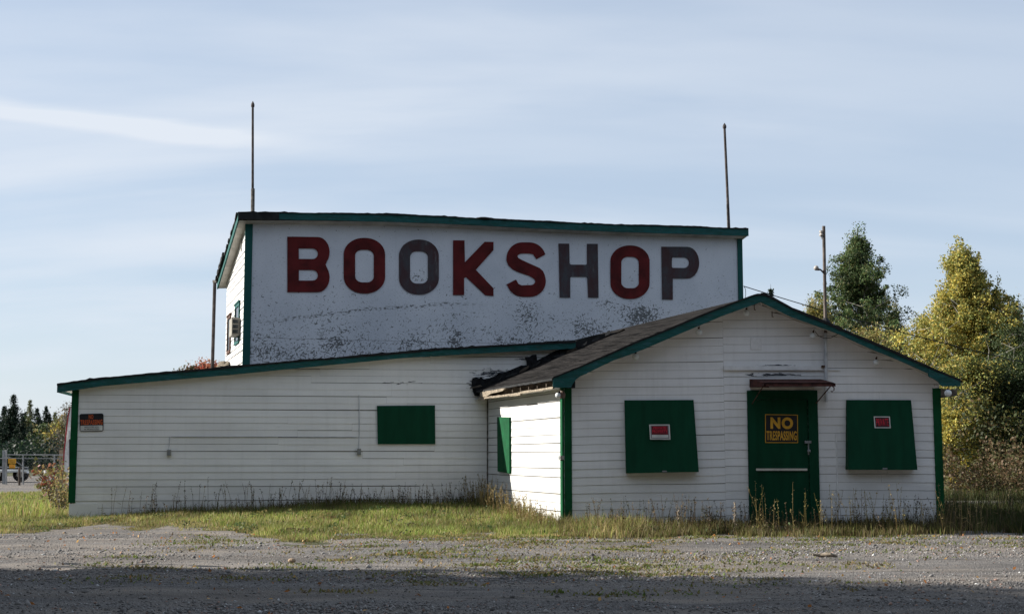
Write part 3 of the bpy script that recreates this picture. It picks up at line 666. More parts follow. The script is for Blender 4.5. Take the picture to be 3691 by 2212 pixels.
def topMS(s): return float(np.interp(s, [0, MS.L], [zrear+.04, fbM(0)+.02]))
siding('block_side_wall', MS, 0, MS.L, topMS, 1.0, .131, msm, 31, zmin=2.2, gapr=(.012, .018))
m = MB()  # rear and right walls
rr = MB_.copy(); rr.z = 0; r2 = MF.pt(MF.L, 0)+Dm*Lm
m.slab([r2, rr, rr+Vector((0, 0, zrear)), r2+Vector((0, 0, zrear+.2))], Dm, .08, uv=[(0, 0), (9, 0), (9, 3), (0, 3)])
e0 = MF.pt(MF.L, 0); m.slab([e0, r2, r2+Vector((0, 0, zrear+.2)), e0+Vector((0, 0, fbM(MF.L)+.03))], MF.t, .08, uv=[(0, 0), (4, 0), (4, 3), (0, 3)])
m.build('block_rear_wall', msm, bld)
m = MB()
s = 0; bx(m, MF, 0.0, .5, .125, fbM(.06), 0, .03); bx(m, MS, MS.L-.02, .5, MS.L+.03, fbM(0)-.02, 0, .03); m.build('corner_board', M['teal'], bld)
m = MB(); bx(m, MF, MF.L-.115, .5, MF.L+.005, fbM(MF.L-.1), 0, .03); m.build('corner_board', M['teal'], bld)
# side windows, vent, flashing
for (x0, x1, y0, y1, cc) in ((822, 831, 1150, 1262, 'rustiron'), (849.5, 862.5, 1108, 1228, 'teal')):
    sa = sz(MS, x0, (y0+y1)/2, .02)[0]; sb = sz(MS, x1, (y0+y1)/2, .02)[0]; zt = sz(MS, (x0+x1)/2, y0, .02)[1]; zb_ = sz(MS, (x0+x1)/2, y1, .02)[1]
    m = MB(); w = .07
    bx(m, MS, sa-w, zb_-w, sa, zt+w, 0, .045); bx(m, MS, sb, zb_-w, sb+w, zt+w, 0, .045); bx(m, MS, sa, zt, sb, zt+w, 0, .043); bx(m, MS, sa, zb_-w, sb, zb_, 0, .043); bx(m, MS, sa-w-.04, zt+w, sb+w+.04, zt+w+.03, 0, .06)
    wn = m.build('window', M[cc], bld); m = MB(); bx(m, MS, sa, zb_, sb, zt, .019, .026); m.build('pane', M['glass'], wn)
m = MB()
for i in range(8):
    s_, z_ = sz(MS, 871.5-i*.35, 862+i*6, .02); bx(m, MS, s_-.06, z_-.012, s_+.06, z_+.012, .018, .028)
m.build('wall_vent', M['groove'], bld)
# air conditioner in the side window
sA_, zA_ = sz(MS, 856, 1181, .05)
ac = empty('air_conditioner', MS.pt(sA_, zA_-.2, .08), 'beige window air conditioner sticking out of the tall block', 'air conditioner')
m = MB(); bx(m, MS, sA_-.3, zA_-.19, sA_+.3, zA_+.19, .03, .2); m.build('casing', M['casing'], ac)
m = MB()
for k in range(3):
    zc = zA_-.105+.105*k; c = MS.pt(sA_+.308, zc, .12); m.slab([c-MS.n*.06-Vector((0, 0, .04)), c+MS.n*.06-Vector((0, 0, .04)), c+MS.n*.06+Vector((0, 0, .04)), c-MS.n*.06+Vector((0, 0, .04))], MS.t, .008)
m.build('grille', M['glass'], ac)
# ---- big letters
def arc(cx, cy, rx, ry, a0, a1, n=10): return [(cx+rx*math.cos(R(a0+(a1-a0)*i/n)), cy+ry*math.sin(R(a0+(a1-a0)*i/n))) for i in range(n+1)]
GL = {}
oo = arc(.62, .62, .38, .38, 0, 0, 1)
def rrect(x0, y0, x1, y1, rx, ry):
    return arc(x1-rx, y1-ry, rx, ry, 0, 90)+arc(x0+rx, y1-ry, rx, ry, 90, 180)+arc(x0+rx, y0+ry, rx, ry, 180, 270)+arc(x1-rx, y0+ry, rx, ry, 270, 360)
GL['O'] = [rrect(0, 0, 1, 1, .48, .30), rrect(.275, .2, .725, .785, .17, .11)]
GL['B'] = [[(0, 0), (.72, 0)]+arc(.72, .27, .28, .27, -90, 38, 10)+[(.905, .5)]+arc(.72, .73, .28, .27, -38, 90, 10)+[(0, 1)],
           [(.27, .6)]+arc(.60, .695, .12, .095, -90, 90, 8)+[(.27, .79)], [(.27, .21)]+arc(.60, .305, .12, .095, -90, 90, 8)+[(.27, .4)]]
GL['K'] = [[(0, 0), (.27, 0), (.27, .31), (.32, .33), (.80, -.0), (1, -.01), (1, .13), (.56, .465), (1, .83), (1, .98), (.78, .98), (.29, .6), (.28, 1), (0, 1)]]
GL['H'] = [[(.03, 0), (.29, 0), (.29, .36)]+[(.31, .385), (.69, .385), (.72, .36)]+[(.74, 0), (1.0, 0), (.98, 1), (.71, 1), (.71, .63), (.69, .61), (.31, .61), (.275, .63), (.265, 1), (0, 1)]]
GL['P'] = [[(.02, 0), (.30, 0), (.30, .4), (.68, .4)]+arc(.68, .7, .32, .30, -90, 90, 14)+[(0, 1)], [(.275, .62), (.30, .6)]+arc(.60, .70, .13, .10, -90, 90, 8)+[(.30, .80), (.275, .78)]]
GL['S'] = [[(0, .225)]+arc(.42, .30, .42, .30, 200, 270, 8)+arc(.60, .29, .40, .29, -90, 20, 12)+[(.98, .39), (.93, .47), (.84, .53), (.62, .60), (.40, .67), (.30, .71)]+arc(.42, .735, .15, .06, 190, 90, 5)[1:]+[(.58, .795), (.68, .78), (.76, .69), (.99, .78)]+arc(.58, .70, .42, .30, 30, 90, 8)+arc(.40, .70, .40, .30, 90, 180, 10)+[(.0, .66), (.05, .57), (.16, .50), (.30, .45), (.58, .385), (.70, .33)]+arc(.60, .285, .13, .07, 20, -90, 6)+[(.38, .21), (.30, .235), (.24, .315)]]
def curve_mesh(splines, ext=.02):
    cu = bpy.data.curves.new('glyph', 'CURVE'); cu.dimensions = '2D'; cu.fill_mode = 'BOTH'; cu.extrude = ext
    for s_ in splines:
        sp = cu.splines.new('POLY'); sp.points.add(len(s_)-1)
        for i, (x, y) in enumerate(s_): sp.points[i].co = (x, y, 0, 1)
        sp.use_cyclic_u = True
    return obj_mesh(cu)
def obj_mesh(cu):
    o = bpy.data.objects.new('tmp', cu); COL.objects.link(o); dg = bpy.context.evaluated_depsgraph_get(); dg.update()
    me = bpy.data.meshes.new_from_object(o.evaluated_get(dg)); bpy.data.objects.remove(o); bpy.data.curves.remove(cu); return me
def map_mesh(me, c, nn, th, name, mat, parent, origin=None, lift=.0):
    """unit-square mesh (z = +-ext) to quad c (BL BR TR TL), thickness th outward along nn"""
    zs = [v.co.z for v in me.vertices]; z0, z1 = min(zs), max(zs)
    for v in me.vertices:
        x, y = v.co.x, v.co.y; f = (v.co.z-z0)/(z1-z0) if z1 > z0 else 1
        p = (c[0]*(1-x)+c[1]*x)*(1-y)+(c[3]*(1-x)+c[2]*x)*y
        v.co = p+nn*(lift+f*th)
    me.materials.clear(); me.materials.append(mat)
    me.name = name
    return link(name, me, parent, origin)
LET = [('B', 1035.6, 1188, 853, 855, 1053, 1053, 'red'), ('O', 1238.6, 1388, 857, 858, 1057, 1058.5, 'red'), ('O', 1438, 1581.5, 863, 864, 1061, 1062, 'faded'),
       ('K', 1633, 1778.4, 866, 868, 1063, 1064.6, 'red'), ('S', 1825.5, 1967, 873, 874, 1069, 1070, 'red'), ('H', 2013, 2157, 878, 879, 1072, 1072.5, 'faded'),
       ('O', 2200, 2341, 884, 885, 1077, 1077.5, 'red'), ('P', 2383.5, 2519.8, 889, 890, 1079, 1081, 'faded')]
for ch, x0, x1, t0, t1, b0, b1_, mm in LET:
    off = .006; c = [MF.hit(x0, b0, off), MF.hit(x1, b1_, off), MF.hit(x1, t1, off), MF.hit(x0, t0, off)]
    o = map_mesh(curve_mesh(GL[ch]), c, MF.n, .013, 'letter', M[mm], bld)
    if mm == 'faded': o['label'] = {'O': 'weathered grey letter O', 'H': 'faded letter H', 'P': 'faded letter P'}[ch]
# ---- signs
def text_mesh(s_, bold=.02):
    cu = bpy.data.curves.new('txt', 'FONT'); cu.body = s_; cu.extrude = .01; cu.offset = bold; cu.space_character = 1.08 if bold < .03 else 1.16
    me = obj_mesh(cu); xs = [v.co.x for v in me.vertices]; ys = [v.co.y for v in me.vertices]
    for v in me.vertices: v.co.x = (v.co.x-min(xs))/(max(xs)-min(xs)); v.co.y = (v.co.y-min(ys))/(max(ys)-min(ys))
    return me
def sub(c, x0, y0, x1, y1):
    f = lambda x, y: (c[0]*(1-x)+c[1]*x)*(1-y)+(c[3]*(1-x)+c[2]*x)*y
    return [f(x0, y0), f(x1, y0), f(x1, y1), f(x0, y1)]
def plate(c, nn, lift, th, name, mat, parent):
    m = MB(); m.slab([p+nn*(lift+th) for p in c], nn, th); return m.build(name, mat, parent)
def words(par, c, nn, s_, box, mat, lift, bold=.02, name='lettering'):
    return map_mesh(text_mesh(s_, bold), sub(c, *box), nn, .002, name, M[mat], par, lift=lift)
# left wall sign
o_ = .022; c = [WF.hit(287.5, 1555, o_), WF.hit(373, 1553, o_), WF.hit(373, 1489, o_), WF.hit(286.7, 1491, o_)]
sg = empty('no_trespassing_sign', c[0], 'black, orange and white no trespassing sign beside the left corner board of the wing', 'sign')
def rplate(c, nn, lift, th, name, mat, par, r=.08):
    return map_mesh(curve_mesh([rrect(0, 0, 1, 1, r, r*1.35)]), c, nn, th, name, mat, par, lift=lift)
rplate(c, WF.n, 0, .004, 'sign_board', M['s_black'], sg); rplate(sub(c, .03, .04, .965, .335), WF.n, .004, .002, 'white_panel', M['s_white'], sg, .06)
words(sg, c, WF.n, 'NO', (.385, .70, .575, .95), 's_orange', .0045, .035); words(sg, c, WF.n, 'TRESPASSING', (.03, .375, .96, .66), 's_orange', .0045, .03)
words(sg, c, WF.n, 'VIOLATORS WILL', (.19, .215, .82, .29), 's_black', .0065, .015); words(sg, c, WF.n, 'BE PROSECUTED', (.19, .09, .82, .165), 's_black', .0065, .015)
# door sign
o_ = .028; c = [AF.hit(2758, 1595, o_), AF.hit(2876.5, 1595.5, o_), AF.hit(2875.5, 1494, o_), AF.hit(2757.8, 1491.8, o_)]
sg = empty('no_trespassing_sign', c[0], 'square black and yellow no trespassing sign on the green door', 'sign')
plate(c, AF.n, 0, .003, 'border', M['s_yellow'], sg); plate(sub(c, .022, .025, .978, .975), AF.n, .003, .002, 'sign_board', M['s_black'], sg)
words(sg, c, AF.n, 'NO', (.16, .49, .85, .90), 's_yellow', .005, .05); words(sg, c, AF.n, 'TRESPASSING', (.04, .09, .96, .42), 's_yellow', .005, .028)
# shutter signs
cs, nn, _ = sh['l']
def onp(px, py): return hitp(px, py, cs[0]+nn*.004, nn)
c = [onp(2343, 1582.8), onp(2416.8, 1583.5), onp(2413.7, 1528.5), onp(2340, 1529)]
sg = empty('private_property_sign', c[0], 'white framed sign with red lettering on the shutter left of the door', 'sign')
plate(c, nn, 0, .003, 'border', M['s_white'], sg); plate(sub(c, .05, .06, .95, .94), nn, .003, .001, 'sign_board', M['galv'], sg); plate(sub(c, .1, .32, .9, .9), nn, .004, .001, 'dark_panel', M['s_maroon'], sg); plate(sub(c, .1, .12, .9, .31), nn, .004, .001, 'blank_strip', M['s_white'], sg)
words(sg, c, nn, 'PRIVATE', (.2, .68, .8, .86), 's_red', .005, .025); words(sg, c, nn, 'PROPERTY', (.13, .44, .87, .63), 's_red', .005, .025)
cs, nn, _ = sh['r']
c = [onp(3152.7, 1542), onp(3210.5, 1542), onp(3207.5, 1500), onp(3149, 1500)]
sg = empty('private_sign', c[0], 'small black sign with red lettering on the shutter right of the door', 'sign')
plate(c, nn, 0, .003, 'border', M['s_white'], sg); plate(sub(c, .06, .08, .94, .92), nn, .003, .001, 'sign_board', M['s_black'], sg)
words(sg, c, nn, 'PRIVATE', (.12, .17, .89, .82), 's_red', .004, .02)
# ---- globe lamps (bulbs)
def lamp(px, py, off, label, r=.053, tilt=0.):
    c = AF.hit(px, py, off)
    t = empty('globe_lamp', c, label, 'light bulb', 'bare globe bulbs under the gable eaves')
    m = MB(); m.sphere(c, r); m.build('bulb', M['bulb'], t, smooth=True)
    m = MB(); u = Vector((tilt, 0, 1)).normalized(); m.tube([c+u*(r*.8), c+u*(r*.8+.035)], .016, 8); m.tube([c+u*(r*.8+.03), c+u*(r*.8+.035)+Vector((.01, .0, .02))], .008, 6); m.build('socket', M['socket'], t)
    return t
lamp(2691, 1128, .12, 'bulb just left of the gable peak'); lamp(2519, 1197, .12, 'faint bulb halfway up the left gable slope')
lamp(2291, 1286, .12, 'lowest bulb under the left gable slope, above the left shutter'); lamp(2930, 1209, .14, 'bulb beside the white wall pipe, right of the peak', .048, .15)
lamp(3157, 1305, .14, 'bulb under the right gable slope, above the right shutter', .046, .15); lamp(3417, 1416, .34, 'big bulb in front of the grey beam end at the right corner', .056)
t = lamp(2011, 1424, .26, 'white bulb with brown shade at the left gable corner', .042, .5)
m = MB(); c0 = AF.hit(2027, 1420, .2); m.tube([c0+Vector((0, 0, .05)), c0+Vector((0, 0, -.0)), c0+Vector((.0, 0, -.06))], [.03, .05, .045], 10); m.build('lamp_shade', M['brown'], t)
m = MB(); w0 = AF.hit(2937, 1193, .08); m.tube([w0, AF.hit(2950, 1210, .08), AF.hit(2972, 1219, .13), AF.hit(2995, 1217, .1), AF.hit(3024, 1202, .2)], .005, 5)
tag(m.build('wire', M['cable'], origin=w0), 'loose black wire looping from a bulb past the wall pipe', 'wire')
# ---- outlet boxes with conduit
def outlet(pl, x0, y0, x1, y1, path, label):
    c = pl.hit((x0+x1)/2, y1, .03); t = empty('outlet_box', c, label, 'outlet box')
    a = sz(pl, x0, y0, .05); b = sz(pl, x1, y1, .05); m = MB(); bx(m, pl, a[0], b[1], b[0], a[1], .0, .06); m.build('box', M['box'], t)
    m = MB(); bx(m, pl, a[0]+.012, b[1]+.015, b[0]-.012, a[1]-.015, .06, .066); m.build('cover', M['galv'], t)
    if path: m = MB(); m.tube([pl.hit(x, y, .026) for x, y in path], .006, 6); m.build('conduit', M['whitepipe'], t)
outlet(WF, 602, 1620, 616.5, 1642, [(608, 1621), (610, 1600), (611.5, 1575), (618, 1573), (900, 1573), (1285, 1574)], 'grey outlet box on the wing wall, nearer the left sign')
outlet(WF, 1288, 1616, 1301, 1639, [(1292, 1617), (1295, 1574), (1295.5, 1500), (1294, 1422)], 'grey outlet box on the wing wall left of the green board')
outlet(AS, 2015, 1641, 2023, 1656, None, 'tiny grey box on the sunlit side wall by the corner board')
# ---- poles, mast, post, cable
def pole(x0, y0, x1, y1, r, label, collar=None, stick=None):
    p0 = MF.hit(x0, y0, mo-.12); p1 = MF.hit(x1, y1, mo-.12); t = empty('roof_pole', p0, label, 'pole', 'tall poles on the roof of the lettered block')
    m = MB(); m.tube([p0-Vector((0, 0, .1)), p1], [r*1.08, r*.92], 10); m.build('shaft', M['pole'], t)
    m = MB(); m.tube([p1-Vector((0, 0, .02)), p1+Vector((0, 0, .02)), p1+Vector((0, 0, .055)), p1+Vector((0, 0, .11))], [r*1.3, r*1.5, r*1.2, .004], 10); m.build('finial', M['pole'], t)
    if collar: m = MB(); pc_ = MF.hit(collar[0], collar[1], mo-.12); m.tube([p0-Vector((0, 0, .1)), pc_], r*1.55, 8); m.build('sleeve', M['greywood'], t)
    if stick: m = MB(); m.tube([MF.hit(*stick[0], mo-.1), MF.hit(*stick[1], mo-.1)], .014, 6); m.build('stick', M['greywood'], t)
pole(911, 768, 911, 383, .026, 'tall dark pole on the left end of the lettered block', (911.5, 680))
pole(2628, 824, 2611.5, 460, .031, 'leaning dark pole on the right end of the lettered block', None, ((2623, 823), (2620, 735)))
pb = AF.hit(2978, 1448, .075); pm = AF.hit(2975, 1150, .075); ptop = AF.hit(2969, 815, .075)
t = empty('service_mast', pb, 'rusty pipe mast rising through the gable roof with insulator and lamp', 'mast')
m = MB(); m.tube([pb, AF.hit(2976, 1200, .075)], .026, 12); m.build('wall_pipe', M['whitepipe'], t)
m = MB(); m.tube([AF.hit(2976, 1200, .075), ptop], .026, 12); m.build('mast_pipe', M['rustpipe'], t)
m = MB(); p = AF.hit(2961, 843, .075); m.tube([p+Vector((0, 0, .055)), p+Vector((0, 0, .05)), p+Vector((0, 0, .02)), p+Vector((0, 0, .015)), p+Vector((0, 0, -.02)), p+Vector((0, 0, -.04))], [.02, .034, .034, .022, .038, .03], 10); m.tube([p+Vector((0, 0, -.03)), p+Vector((0, 0, -.08))], .008, 6); m.build('insulator', M['insul'], t)
m = MB(); p = AF.hit(2942, 966, .1); m.sphere(p, .04); lp = m.build('lamp', M['insul'], t, smooth=True)
m = MB(); m.tube([p+Vector((.02, 0, -.02)), AF.hit(2958, 972, .09), AF.hit(2968, 982, .08), AF.hit(2970, 990, .075)], [.022, .013, .016, .01], 8); m.build('lamp_arm', M['socket'], t)
m = MB(); p = AF.hit(2975, 1152, .075); m.tube([p+Vector((0, 0, .03)), p+Vector((0, 0, -.05))], [.03, .09], 10); m.build('roof_flange', M['black'], t)
m = MB(); p = AF.hit(2967, 1320, .07); m.box(p, .05, .05, .03); m.build('clamp', M['rustiron'], t)
Pd = 33.2
t = empty('wooden_post', at(763, 1400, Pd), 'weathered wooden post carrying a short beam behind the lettered block', 'post')
m = MB(); m.tube([at(763, 1420, Pd), at(774, 1016, Pd)], .042, 8); m.build('upright', M['pole'], t)
m = MB(); m.slab([at(766, 1018, Pd), at(815, 1019, Pd-.3), at(815, 1009, Pd-.3), at(766, 1009, Pd)], Vector((0, -1, 0)), .12); m.build('beam', M['greywood'], t)
pts = []
P0 = MF.hit(2680, 1031, .05); P1 = at(3800, 1330, 30)
for i in range(25):
    f = i/24; p = P0*(1-f)+P1*f; p.z -= .25*4*f*(1-f)*.35; pts.append(p)
m = MB(); m.tube(pts, .011, 6); tag(m.build('power_cable', M['cable'], origin=P0), 'long black cable sagging from the lettered block off to the right', 'cable')
m = MB(); m.tube([MF.hit(2681, 1031, .05), MF.hit(2687, 1042, .05), MF.hit(2688, 1060, .05), MF.hit(2684, 1085, .05)], .007, 5); tag(m.build('wire', M['cable'], origin=P0), 'short thin wire hanging at the right corner of the lettered block', 'wire')
# scrap on the wing roof behind
p = at(806, 1318, 31); m = MB()
for a, b, c_, d_ in ((782, 1322, 800, 1300), (790, 1318, 812, 1306), (800, 1325, 815, 1302)):
    q = [at(a, b, 31), at(c_+6, b+2, 31), at(c_+8, d_, 31.2), at(a+8, d_+2, 31.2)]; m.slab(q, Vector((0, -1, 0)), .3)
tag(m.build('roof_scrap', M['oldwood'], origin=p), 'broken bits of roofing piled on the low roof beside the lettered block', 'debris')
# ------------------------------------------------------------------ trees
def leaf_quads(C, size, cols, rngx, flat=0.):
    n = len(C); d = rngx.normal(size=(n, 3)); d /= np.linalg.norm(d, axis=1)[:, None]
    e = rngx.normal(size=(n, 3)); e -= (e*d).sum(1)[:, None]*d; e /= np.linalg.norm(e, axis=1)[:, None]
    s_ = size*rngx.uniform(.6, 1.35, (n, 1)); a = d*s_; b = e*s_*.75
    Vv = np.stack([C-a, C-b*.8, C+a, C+b*.8], 1).reshape(-1, 3)
    return Vv, np.arange(n*4).reshape(-1, 4), cols
PAL = {'poplar': [(.080, .130, .045), (.105, .155, .055), (.055, .095, .035), (.16, .16, .06)], 'golden': [(.31, .28, .07), (.235, .25, .065), (.40, .30, .07), (.16, .19, .055)],
       'olive': [(.20, .20, .065), (.25, .20, .075), (.13, .15, .05), (.30, .22, .09)], 'spruce': [(.012, .026, .014), (.02, .038, .018), (.008, .018, .012)],
       'larch': [(.14, .15, .06), (.075, .09, .035), (.13, .13, .05)], 'yellow': [(.50, .38, .07), (.42, .36, .08), (.33, .32, .08)], 'red': [(.42, .10, .07), (.36, .15, .09), (.40, .20, .10)],
       'brush': [(.055, .07, .025), (.085, .085, .03), (.04, .05, .02), (.13, .09, .04)], 'rusty': [(.12, .075, .04), (.10, .075, .04), (.08, .08, .03)], 'dark': [(.030, .052, .018), (.045, .068, .024), (.065, .08, .03)]}
def pick(pal, n, rx, jitter=.18):
    P_ = np.array(PAL[pal]); w = rx.integers(0, len(P_), n); return P_[w]*rx.uniform(1-jitter, 1+jitter, (n, 1))
def tree(name, base, H, rad, pal, label, cat='tree', group=None, nb=46, leaves=11000, ls=.07, crown0=.22, shape='poplar', seed=1, lean=(0, 0), pal2=None, trunk=.10, up=.75, sub_r=.30, bark='bark'):
    rx = np.random.default_rng(seed); base = Vector(base); t = empty(name, base, label, cat, group)
    tp = []; n = 10; off = np.zeros(2)
    for i in range(n+1):
        f = i/n; off = off+rx.normal(0, .02*H/10, 2)+np.array(lean)*f*.2; tp.append(base+Vector((off[0], off[1], H*.97*f)))
    m = MB(); m.tube(tp, [trunk*(1-.93*i/n)*H/9+.008 for i in range(n+1)], 7)
    cen = []; wts = []
    def tpt(f): k = f*n; i = min(int(k), n-1); return tp[i]*(1-(k-i))+tp[i+1]*(k-i)
    for b in range(nb):
        f = crown0+(1-crown0)*((b+rx.random())/nb)**.9; g = (f-crown0)/(1-crown0)
        if shape == 'poplar': prof = min(1, .5+g*2.4)*(1-g)**1.25+.05
        elif shape == 'cone': prof = (1-g)**.85+.03
        elif shape == 'round': prof = math.sqrt(max(.05, 1-(2*g-.85)**2*.95))
        else: prof = 1
        L = rad*prof*rx.uniform(.7, 1.18); az = rx.uniform(0, 2*math.pi)+b*2.4
        upk = up*(.35+1.0*g); d = Vector((math.cos(az), math.sin(az), upk)).normalized(); s0 = tpt(f*.93); pts_ = [s0]
        k = 5
        for i in range(1, k+1): 
            p_ = s0+d*(L*i/k)/max(.35, math.hypot(d.x, d.y))*.9+Vector((0, 0, .12*L*(i/k)**2)); pts_.append(p_+Vector(rx.normal(0, .05*L, 3)))
        r0 = .02+.012*L; m.tube(pts_, [r0*(1-.85*i/k) for i in range(k+1)], 4, cap=False)
        for i in range(1, k+1):
            for _ in range(3):
                w = Vector(np.clip(rx.normal(0, 1, 3), -1.5, 1.5))*(.15*L*(.5+i/k)+.07); c_ = pts_[i]+w; cen.append(c_); wts.append(.5+i/k)
                if L > .6: m.tube([pts_[i], c_], [.012, .004], 3, cap=False)
    # leader twigs and upright shoots
    top = tp[-1]
    if shape == 'poplar':
        for _ in range(26):
            f = rx.uniform(.5, .93); a_ = rx.uniform(0, 6.28); q_ = rad*.75*((1-f)/(1-crown0))**.68*rx.uniform(.3, 1); s0 = tpt(f)+Vector((math.cos(a_)*q_, math.sin(a_)*q_, .3*q_)); L = rx.uniform(.5, 1.3)*H/11
            e_ = s0+Vector((rx.normal(0, .08), rx.normal(0, .08), L)); m.tube([s0, e_], [.012, .003], 3, cap=False)
            for i in range(7): cen.append(s0*(1-i/6)+e_*(i/6)); wts.append(.32-.03*i)
    for _ in range(5): cen.append(top+Vector(rx.normal(0, .1, 3))-Vector((0, 0, .3*rx.random()))); wts.append(.5)
    m.build('trunk', M[bark], t)
    cen = np.array([list(c) for c in cen]); wts = np.array(wts); wsum = wts.sum(); wts /= wsum; w = rx.choice(len(cen), leaves, p=wts)
    cl = rx.uniform(.35, 1.3, len(cen)); wa = np.array([w_ for w_ in wts]); cl = np.where(wa < .36/ wsum, cl*.45, cl); C = cen[w]+np.clip(rx.normal(0, 1, (leaves, 3)), -1.7, 1.7)*(sub_r*.72*cl[w])[:, None]*np.array([1, 1, .9])
    col = pick(pal, leaves, rx)
    if pal2:
        sel = rx.random(len(cen)) < .3; alt = pick(pal2, leaves, rx); k = sel[w] & (rx.random(leaves) < .8); col[k] = alt[k]
    tint = rx.uniform(.8, 1.2, (len(cen), 1)); col = col*tint[w]
    Vv, Qv, cc = leaf_quads(C, ls, col, rx); raw('foliage', Vv, [Qv], [cc], M['leaf'], t)
    return t
def spruce(base, H, rad, label, seed, pal='spruce', name='spruce_tree', group=None, dens=1.0, origin=None, mat='needle', cat='tree', bare=.0):
    rx = np.random.default_rng(seed); base = Vector(base); t = empty(name, base, label, cat, group)
    m = MB(); m.tube([base, base+Vector((0, 0, H))], [.02*H, .006], 6)
    Vs = []; layers = int(H/ .2); C = []; S = []
    for i in range(layers):
        z = H*(.04+.94*i/layers); g = i/layers; r_ = rad*(1-g)*(1+.14*math.sin(i*1.15))*rx.uniform(.92, 1.08)+.04; k = int((5+8*(1-g))*dens)
        for j in range(k):
            az = rx.uniform(0, 2*math.pi); L = r_*rx.uniform(.7, 1.12); nn_ = max(3, int(L/.13))
            for q in range(nn_):
                f = (q+1)/nn_; C.append([math.cos(az)*L*f, math.sin(az)*L*f, z-.28*L*f+.1*L*f*f]); S.append(.20*(1-.55*f)*(1-.4*g)+.03)
            if j % 3 == 0: m.tube([base+Vector((0, 0, z)), base+Vector((math.cos(az)*L*.9, math.sin(az)*L*.9, z-.2*L))], [.02, .005], 3, cap=False)
    m.build('trunk', M['darkbark'], t)
    C = np.repeat(np.array(C), 6, axis=0); S = np.repeat(np.array(S), 6)*.62; C += np.clip(rx.normal(0, .08, C.shape), -.13, .13)
    if bare: kk = rx.random(len(C)) > bare; C = C[kk]; S = S[kk]
    C += np.array(list(base)); n = len(C); Vv, Qv, cc = leaf_quads(C, S[:, None], pick(pal, n, rx), rx)
    raw('foliage', Vv, [Qv], [cc], M[mat], t); return t
def gp(px, Y, z=0.): return Vector(((px-CX)/F*Y, Y, z))
def Hof(py, Y): return (HOR-py)/F*Y+CAMH
# right hand trees
Y = 60; tree('poplar_tree', gp(3095, Y), Hof(790, Y), 4.5, 'poplar', 'tall dark green poplar behind the mast', seed=2, nb=80, leaves=99523, ls=.046, crown0=.12, pal2='dark', sub_r=.21, up=.75)
Y = 56; tree('poplar_tree', gp(2945, Y), Hof(1060, Y), 2.1, 'olive', 'lower olive brown tree left of the mast', seed=3, nb=44, leaves=55616, ls=.040, crown0=.1, pal2='golden')
Y = 58; tree('poplar_tree', gp(3240, Y), Hof(1075, Y), 1.5, 'dark', 'thin dark tree in the gap between the tall poplar and golden birch', seed=4, nb=40, leaves=23417, ls=.040, crown0=.1, pal2='olive')
Y = 48; tree('birch_tree', gp(3490, Y), Hof(850, Y), 3.7, 'golden', 'tallest golden leaved birch right of the gable', seed=5, nb=96, leaves=128796, ls=.044, crown0=.05, pal2='yellow', sub_r=.21, up=.85)
Y = 50; tree('birch_tree', gp(3350, Y), Hof(1120, Y), 1.7, 'golden', 'shorter yellow green birch standing against the roof edge', seed=6, nb=48, leaves=64397, ls=.038, crown0=.03, pal2='olive')
Y = 47; tree('birch_tree', gp(3655, Y), Hof(1085, Y), 1.7, 'olive', 'brownish green tree at the right edge of the photo', seed=7, nb=50, leaves=70252, ls=.038, crown0=.03, pal2='rusty')
Y = 45; tree('poplar_tree', gp(3590, Y), Hof(1330, Y), 1.6, 'dark', 'low dark green tree under the golden birch', seed=8, nb=46, leaves=70252, ls=.040, crown0=.0, shape='round')
Y = 46; tree('poplar_tree', gp(3780, Y), Hof(1180, Y), 2.2, 'dark', 'dark tree cut by the right edge of the photo', seed=9, nb=50, leaves=43907, ls=.040, crown0=.0, shape='round')
Y = 54; tree('poplar_tree', gp(3120, Y), Hof(1200, Y), 2.0, 'olive', 'short bushy tree just above the right roof slope', seed=10, nb=46, leaves=35126, ls=.040, crown0=.05, pal2='golden', shape='round')
Y = 43; tree('birch_sapling', gp(3425, Y), Hof(1490, Y), .75, 'yellow', 'small bright yellow sapling beside the right corner board', seed=12, nb=30, leaves=12293, ls=.037, crown0=.1, pal2='golden', shape='round', sub_r=.16, trunk=.05)
Y = 44; tree('birch_tree', gp(3480, Y), Hof(1290, Y), 1.3, 'golden', 'leafy lower birch beneath the tallest golden one', seed=13, nb=44, leaves=32198, ls=.037, crown0=.0, pal2='dark', shape='round')
spruce(gp(2785, 75), Hof(1022, 75), .9, 'spruce tip showing above the gable ridge', 14)
# red trees behind the wing
for i, (px, py, lab, pal) in enumerate(((690, 1304, 'pale orange tree top low over the wing roof', 'rusty'), (722, 1283, 'red tree top left of the wooden post', 'red'), (768, 1290, 'red tree top right of the wooden post', 'red'))):
    Y = 62; tree('maple_tree', gp(px, Y), Hof(py, Y), .85 if i else 1.0, pal, lab, seed=20+i, nb=30, leaves=3800, ls=.06, crown0=.35, shape='round', sub_r=.2)
